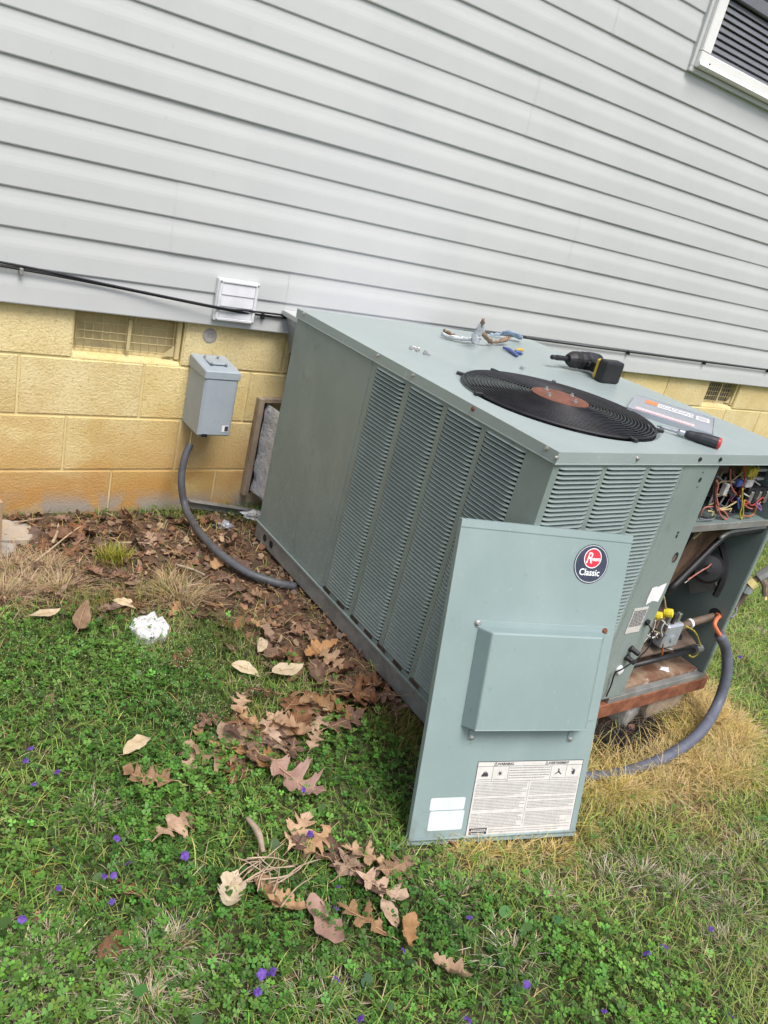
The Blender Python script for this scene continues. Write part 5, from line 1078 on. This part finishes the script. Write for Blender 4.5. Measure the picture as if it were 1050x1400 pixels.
def blades(P, L_, wd_, lean, colr, name, label, cat, ang=None):
    n = len(P); a = rng.uniform(0, 2 * np.pi, n) if ang is None else ang; x, y = P[:, 0], P[:, 1]; z = gz(x, y) - .003
    ld = np.stack([np.cos(a), np.sin(a)], -1); b = a + rng.uniform(.8, 2.3, n); wv = np.stack([np.cos(b), np.sin(b)], -1) * wd_[:, None] / 2
    V = np.zeros((n, 7, 3)); 
    for k, (t, ww) in enumerate(((0, 1), (.45, .9), (.8, .6))):
        off = ld * (lean * t ** 1.8 * L_)[:, None]; zz = z + L_ * (t - .35 * lean * t * t)
        for s_, sg in ((0, -1), (1, 1)):
            V[:, 2 * k + s_, :2] = P + off + sg * ww * wv; V[:, 2 * k + s_, 2] = zz
    V[:, 6, :2] = P + ld * (lean * L_)[:, None]; V[:, 6, 2] = z + L_ * (1 - .42 * lean)
    base = np.arange(n)[:, None] * 7; T = np.array([[0, 1, 3], [0, 3, 2], [2, 3, 5], [2, 5, 4], [4, 5, 6]]); F = (base[:, None, :] + T[None]).reshape(-1, 3)
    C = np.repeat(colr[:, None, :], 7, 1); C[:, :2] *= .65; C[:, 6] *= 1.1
    me = bpy.data.meshes.new(name); fast_mesh(me, V.reshape(-1, 3), F, C.reshape(-1, 3)); me.materials.append(veg_m); o = link(name, me); o['kind'] = 'stuff'; tag(o, label, cat); return o
def jit(c, n, s=.25, hue=.12):
    c = np.asarray(c, float); c = np.tile(c, (n, 1)) if c.ndim == 1 else c; return c * (1 + rng.normal(0, s, (n, 1))).clip(.35, 1.9) * (1 + rng.normal(0, hue, (n, 3))).clip(.6, 1.5)
def patch(x, y, f, s): return .5 + .5 * np.sin(f * x + 2.1 * np.sin(f * .7 * y + s)) * np.sin(f * .9 * y + 1.7 * np.sin(f * .6 * x + 2 * s))
P = scatter(300000); x, y = P.T
zd, zc, zs, zb, zt_ = soft(Z_DIRT, x, y), soft(Z_CLOV, x, y, .09), soft(Z_STRAW, x, y), soft(Z_BURN, x, y), soft(Z_TUFT, x, y); zbare = soft(Z_BARE, x, y)
pr = (.80 - .50 * zc) * (1 - .97 * zd) * (1 - .35 * soft(Z_DIRT, x, y, .16)) * (1 - (.93 - .5 * sstep(2.1, 1.85, x)) * zs) * (1 - zb) * (1 - .8 * zbare) * (.55 + .45 * patch(x, y, 9, 1)) * (~hit_panel(P))
k = rng.random(len(P)) < pr; G = P[k]; n = len(G); pc = patch(G[:, 0], G[:, 1], 7, 3)[:, None]; rightness = sstep(1.9, 2.6, G[:, 0])[:, None]; nearstraw = soft(Z_STRAW, G[:, 0], G[:, 1], .22)[:, None]
base = (1 - pc) * np.array([.16, .27, .055]) + pc * np.array([.29, .37, .095]); base = base * (1 - .35 * rightness) + .45 * rightness * np.array([.32, .45, .11]); base = base * (1 - .65 * nearstraw) + .65 * nearstraw * np.array([.46, .45, .12])
dry = rng.random((n, 1)) < .15 - .06 * soft(Z_CLOV, G[:, 0], G[:, 1])[:, None]; base = np.where(dry, np.array([.44, .37, .21]), base)
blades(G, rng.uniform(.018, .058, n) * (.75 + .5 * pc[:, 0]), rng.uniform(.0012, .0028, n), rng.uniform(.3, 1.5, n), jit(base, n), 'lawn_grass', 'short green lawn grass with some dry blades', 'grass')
# straw
S = scatter(200000); x, y = S.T; zs, zt_, zb = soft(Z_STRAW, x, y, .03), soft(Z_TUFT, x, y, .04), soft(Z_BURN, x, y, .02); th = patch(x, y, 11, 5) ** 3 * soft(Z_CLOV, x, y) * .07
zd = soft(Z_DIRT, x, y); k = (rng.random(len(S)) < np.maximum.reduce([.95 * zs * (1 - zb) * (1 - .6 * sstep(2.1, 1.85, x)), 0.25 * zt_, th, .028 * zd, .16 * soft(Z_BARE, x, y)])) & ~hit_panel(S); S = S[k]; n = len(S)
yw = patch(S[:, 0], S[:, 1], 13, 2)[:, None]; base = (1 - yw) * np.array([.58, .45, .23]) + yw * np.array([.56, .45, .13]); tz = soft(Z_TUFT, S[:, 0], S[:, 1])[:, None]; base = base * (1 - tz) + tz * np.array([.46, .34, .20])
zsn = soft(Z_STRAW, S[:, 0], S[:, 1]); blades(S, rng.uniform(.03, .085, n) * (.75 + .45 * zsn), rng.uniform(.0010, .0022, n), rng.uniform(.5, 1.6, n), jit(base, n, .22, .06), 'dry_grass', 'tan dead grass in tufts around the unit and leaning panel', 'dry grass')
# burnt stubble
B = scatter(160000); k = (rng.random(len(B)) < .9 * soft(Z_BURN, *B.T, .03)); B = B[k]; n = len(B)
blades(B, rng.uniform(.02, .05, n), rng.uniform(.001, .002, n), rng.uniform(.6, 1.7, n), jit(np.where(rng.random((n, 1)) < .25, np.array([.20, .17, .13]), np.array([.02, .018, .017])), n, .3), 'scorched_grass', 'blackened dead grass under the front of the unit', 'dry grass')
# straw clumps: blades that fan outwards from a crown, and flat pale thatch
def clumps(specs, colr, name, label, dry=True):
    PP, LL, AA, NN = [], [], [], []
    for u, v, r, n_, L0 in specs:
        c0 = pg(u, v)[:2]; q = rng.normal(0, r, (n_, 2)); PP.append(c0 + q); AA.append(np.arctan2(q[:, 1], q[:, 0]) + rng.normal(0, .6, n_)); LL.append(rng.uniform(.45, 1, n_) * L0); NN.append(np.clip(np.hypot(*q.T) / r * .55 + rng.uniform(.1, .7, n_), .1, 1.7))
    PP, LL, AA, NN = map(np.concatenate, (PP, LL, AA, NN)); k = ~hit_panel(PP) & (PP[:, 1] < -.02); k &= ~((PP[:, 0] > UX0) & (PP[:, 0] < UX1) & (PP[:, 1] > UYF)); PP, LL, AA, NN = PP[k], LL[k], AA[k], NN[k]; n = len(PP)
    cc = np.asarray(colr)[rng.integers(0, len(colr), n)]; blades(PP, LL, rng.uniform(.0010, .0021, n), NN, jit(cc, n, .18, .06), name, label, 'dry grass', AA)
rs = random.Random(5); sp_ = []
for u, v in [(940, 960), (960, 985), (985, 1000), (1000, 1030), (960, 1040), (930, 1055), (900, 1070), (985, 1060), (865, 1075), (830, 1080), (1010, 1010), (950, 1010), (975, 1025), (1000, 990), (805, 1105), (795, 1135), (770, 1158), (730, 1163), (700, 1168), (660, 1170), (620, 1172), (880, 1090), (840, 1100), (1015, 1055)]:
    for _ in range(2 if v < 1090 else 1): sp_.append((u + rs.uniform(-14, 14), v + rs.uniform(-8, 8), rs.uniform(.016, .03), 210, (rs.uniform(.05, .085) if v > 1005 or u < 850 else rs.uniform(.07, .11)) if v < 1090 else rs.uniform(.03, .055)))
clumps(sp_, [(.64, .49, .23), (.58, .43, .15), (.54, .44, .11), (.66, .54, .32)], 'straw_clumps', 'golden dead grass clumps around the grey conduit and panel foot')
clumps([(u + rs.uniform(-8, 8), v + rs.uniform(-5, 5), .024, 230, rs.uniform(.06, .10)) for u, v in ((20, 775), (60, 785), (40, 805), (75, 808), (10, 815), (225, 815), (240, 824))], [(.50, .38, .23), (.56, .44, .28), (.42, .32, .17)], 'straw_clumps', 'tan dead grass clumps in the dirt left of the white cup')
clumps([(u + rs.uniform(-12, 12), v + rs.uniform(-8, 8), rs.uniform(.018, .034), 120, .05) for u, v in ((60, 1300), (80, 1315), (45, 1330), (190, 1320), (215, 1300), (235, 1290), (440, 1385), (415, 1378), (190, 1375), (210, 1385), (130, 1120), (470, 1290), (305, 1370), (960, 1180), (1000, 1200), (1010, 1240), (940, 1215), (620, 1230), (985, 1290), (30, 1350), (10, 1375), (690, 1300), (880, 1190), (1040, 1160), (1030, 900), (1040, 870), (760, 1230), (820, 1200))], [(.52, .46, .33), (.46, .40, .26), (.58, .52, .40)], 'thatch', 'pale flat patches of dead thatch in the lawn')
# yellow-green tufts
def tuft(u, v, r, n, c, L_, nm, lb):
    c0 = pg(u, v); Q = c0[:2] + rng.normal(0, r, (n, 2)); Q = Q[Q[:, 1] < -.03]; n = len(Q); d = Q - c0[:2]
    blades(Q, rng.uniform(.5, 1, n) * L_, rng.uniform(.0014, .0026, n), rng.uniform(.2, .9, n), jit(c, n, .2), nm, lb, 'grass')
tuft(155, 768, .022, 300, (.30, .30, .05), .085, 'grass_tuft', 'yellow green grass tuft in the leaf litter by the wall')
tuft(225, 815, .05, 420, (.25, .23, .07), .075, 'grass_tuft', 'sparse yellowish grass tuft above the white cup')
tuft(290, 885, .05, 500, (.10, .16, .04), .08, 'grass_tuft', 'long green grass tuft right of the white cup')
tuft(555, 1005, .045, 600, (.24, .21, .06), .07, 'grass_tuft', 'yellowish grass tuft against the left edge of the leaning panel')
tuft(120, 830, .05, 380, (.20, .22, .06), .07, 'grass_tuft', 'yellow green grass tuft between straw and clover')
# clover
Cc = scatter(150000); x, y = Cc.T; zc = soft(Z_CLOV, x, y, .07); zd = soft(Z_DIRT, x, y); pr = (.05 + .88 * zc * (.35 + .65 * patch(x, y, 8, 4))) * (1 - .97 * zd) * (1 - soft(Z_STRAW, x, y, .05)) * (1 - soft(Z_BURN, x, y)) * (~hit_panel(Cc))
k = rng.random(len(Cc)) < pr; Cc = Cc[k][:85000]; n = len(Cc)
hgt = rng.uniform(.010, .034, n) * (.55 + .9 * patch(Cc[:, 0], Cc[:, 1], 10, 6)); R0_ = rng.uniform(.0040, .0088, n); a0 = rng.uniform(0, 6.28, n); tx, ty = rng.normal(0, .32, n), rng.normal(0, .32, n); cz = gz(Cc[:, 0], Cc[:, 1]) + hgt
lf = np.array([(0, 0, 0), (.45, -.40, .03), (.85, -.50, .10), (1.05, -.24, .12), (.95, 0, .02), (1.05, .24, .12), (.85, .50, .10), (.45, .40, .03)])   # heart shaped leaflet, folded along the vein
T = np.array([[0, 1, 2], [0, 2, 3], [0, 3, 4], [0, 4, 5], [0, 5, 6], [0, 6, 7]])
V = np.zeros((n, 27, 3)); 
for q in range(3):
    a = a0 + q * 2.094 + rng.normal(0, .12, n); ca, sa = np.cos(a), np.sin(a)
    for j, (lx, ly, lz) in enumerate(lf):
        X_ = (lx * ca - ly * sa) * R0_; Y_ = (lx * sa + ly * ca) * R0_; V[:, q * 8 + j, 0] = Cc[:, 0] + X_; V[:, q * 8 + j, 1] = Cc[:, 1] + Y_; V[:, q * 8 + j, 2] = cz + lz * R0_ * 1.6 + tx * X_ + ty * Y_
V[:, 24, :2] = Cc - .0006; V[:, 25, :2] = Cc + .0006; V[:, 24:26, 2] = (cz - hgt)[:, None]; V[:, 26, :2] = Cc; V[:, 26, 2] = cz
TT = np.concatenate([T, T + 8, T + 16, [[24, 25, 26]]]); F = (np.arange(n)[:, None, None] * 27 + TT[None]).reshape(-1, 3)
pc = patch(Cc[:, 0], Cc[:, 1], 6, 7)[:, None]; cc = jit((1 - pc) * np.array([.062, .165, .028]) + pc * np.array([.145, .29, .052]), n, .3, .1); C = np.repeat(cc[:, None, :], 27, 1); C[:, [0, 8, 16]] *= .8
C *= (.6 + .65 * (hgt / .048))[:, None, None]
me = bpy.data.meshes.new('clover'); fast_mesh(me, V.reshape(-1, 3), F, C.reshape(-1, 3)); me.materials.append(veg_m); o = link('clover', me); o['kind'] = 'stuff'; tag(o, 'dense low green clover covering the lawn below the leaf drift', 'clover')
# broad-leaved weeds among the clover
Wd = scatter(9000); k = rng.random(len(Wd)) < (.07 * soft(Z_CLOV, *Wd.T) + .004) * (1 - soft(Z_DIRT, *Wd.T)) * (1 - soft(Z_STRAW, *Wd.T)); Wd = Wd[k]; n = len(Wd)
hgt = rng.uniform(.012, .03, n); Rr = rng.uniform(.008, .017, n); a = rng.uniform(0, 6.28, n); tx, ty = rng.normal(0, .35, n), rng.normal(0, .35, n); ang = np.linspace(0, 2 * np.pi, 11)[:-1]; V = np.zeros((n, 11, 3)); V[:, 0, :2] = Wd; V[:, 0, 2] = gz(*Wd.T) + hgt
for j, t in enumerate(ang):
    r_ = Rr * (.75 + .35 * np.cos(t) - .25 * (abs(t - np.pi) < .2)); X_, Y_ = r_ * np.cos(a + t), r_ * .95 * np.sin(a + t); V[:, j + 1, 0] = Wd[:, 0] + X_; V[:, j + 1, 1] = Wd[:, 1] + Y_; V[:, j + 1, 2] = V[:, 0, 2] + .12 * r_ + tx * X_ + ty * Y_
T = np.array([[0, j + 1, (j + 1) % 10 + 1] for j in range(10)]); F = (np.arange(n)[:, None, None] * 11 + T[None]).reshape(-1, 3); C = np.repeat(jit((.065, .135, .04), n, .25)[:, None, :], 11, 1)
me = bpy.data.meshes.new('round_leaf_weed'); fast_mesh(me, V.reshape(-1, 3), F, C.reshape(-1, 3)); me.materials.append(veg_m); o = link('round_leaf_weed', me); o['kind'] = 'stuff'; tag(o, 'round heart shaped violet leaves scattered through the clover', 'weeds')
# pale seed heads of small weeds
Sd = np.concatenate([pg(u, v)[:2] + rng.normal(0, s_, (m_, 2)) for u, v, s_, m_ in ((30, 900, .06, 190), (240, 920, .075, 420), (120, 940, .12, 160), (270, 990, .05, 160), (40, 1000, .09, 110), (90, 1310, .05, 90))]); n = len(Sd)
zz = gz(*Sd.T) + rng.uniform(.035, .075, n); s_ = rng.uniform(.0012, .0026, n); V = np.zeros((n, 4, 3))
for j, (dx, dy, dz) in enumerate(((1, 0, -.5), (-.5, .87, -.5), (-.5, -.87, -.5), (0, 0, 1))): V[:, j, 0] = Sd[:, 0] + dx * s_; V[:, j, 1] = Sd[:, 1] + dy * s_; V[:, j, 2] = zz + dz * s_
F = (np.arange(n)[:, None, None] * 4 + np.array([[0, 1, 3], [1, 2, 3], [2, 0, 3], [0, 2, 1]])[None]).reshape(-1, 3); C = np.repeat(jit((.42, .46, .27), n, .2, .05)[:, None, :], 4, 1)
me = bpy.data.meshes.new('weed_seed_heads'); fast_mesh(me, V.reshape(-1, 3), F, C.reshape(-1, 3)); me.materials.append(veg_m); o = link('weed_seed_heads', me); o['kind'] = 'stuff'; tag(o, 'pale specks of tiny weed seed heads above the clover', 'weeds')
blades(Sd, zz - gz(*Sd.T), np.full(n, .0011), rng.uniform(0, .15, n), jit((.13, .19, .06), n), 'weed_stalks', 'thin upright stalks of small weeds in the clover', 'weeds')
# leaf litter: small bent brown scraps and bark shreds
Lt = scatter(60000); pr = .85 * soft(Z_DIRT, *Lt.T, .05) + .16 * soft(Z_DIRT, *Lt.T, .2) + .025 * soft(Z_CLOV, *Lt.T) + .05 * soft(Z_STRAW, *Lt.T); Lt = Lt[rng.random(len(Lt)) < pr]; n = len(Lt); shred = rng.random(n) < .72
L_ = np.where(shred, rng.uniform(.010, .040, n), rng.uniform(.008, .026, n)); wd_ = np.where(shred, rng.uniform(.0008, .0025, n), L_ * rng.uniform(.4, .9, n)); a = rng.uniform(0, 6.28, n); pit, rol, cv = rng.normal(0, .3, n), rng.normal(0, .5, n), rng.normal(0, .35, n)
V = np.zeros((n, 12, 3)); ca, sa = np.cos(a), np.sin(a); z0 = gz(*Lt.T) + rng.uniform(.001, .014, n)
for i in range(4):
    for j in range(3):
        s_ = (i / 3 - .5) * L_; t = (j / 2 - .5) * wd_ * (1 if i in (1, 2) else .55) + rng.normal(0, .06, n) * wd_; V[:, i * 3 + j, 0] = Lt[:, 0] + s_ * ca - t * sa; V[:, i * 3 + j, 1] = Lt[:, 1] + s_ * sa + t * ca; V[:, i * 3 + j, 2] = z0 + s_ * pit + t * rol + cv * (s_ * s_ / L_) * 2 + .3 * abs(t)
F = (np.arange(n)[:, None, None] * 12 + np.array([(i * 3 + j, (i + 1) * 3 + j, (i + 1) * 3 + j + 1, i * 3 + j + 1) for i in range(3) for j in range(2)])[None]).reshape(-1, 4)
pal = np.array([[.165, .086, .05], [.115, .06, .035], [.21, .12, .07], [.29, .195, .125], [.07, .044, .031], [.18, .135, .10]]); C = np.repeat(jit(pal[rng.integers(0, 6, n)], n, .25, .05)[:, None, :], 12, 1)
me = bpy.data.meshes.new('leaf_litter'); fast_mesh(me, V.reshape(-1, 3), F, C.reshape(-1, 3), True); me.materials.append(litter_m); o = link('leaf_litter', me); o['kind'] = 'stuff'; tag(o, 'brown crumbled leaf and bark litter on the dirt by the wall', 'leaf litter')

for o in bpy.data.objects:
    if '_base' in o: del o['_base']
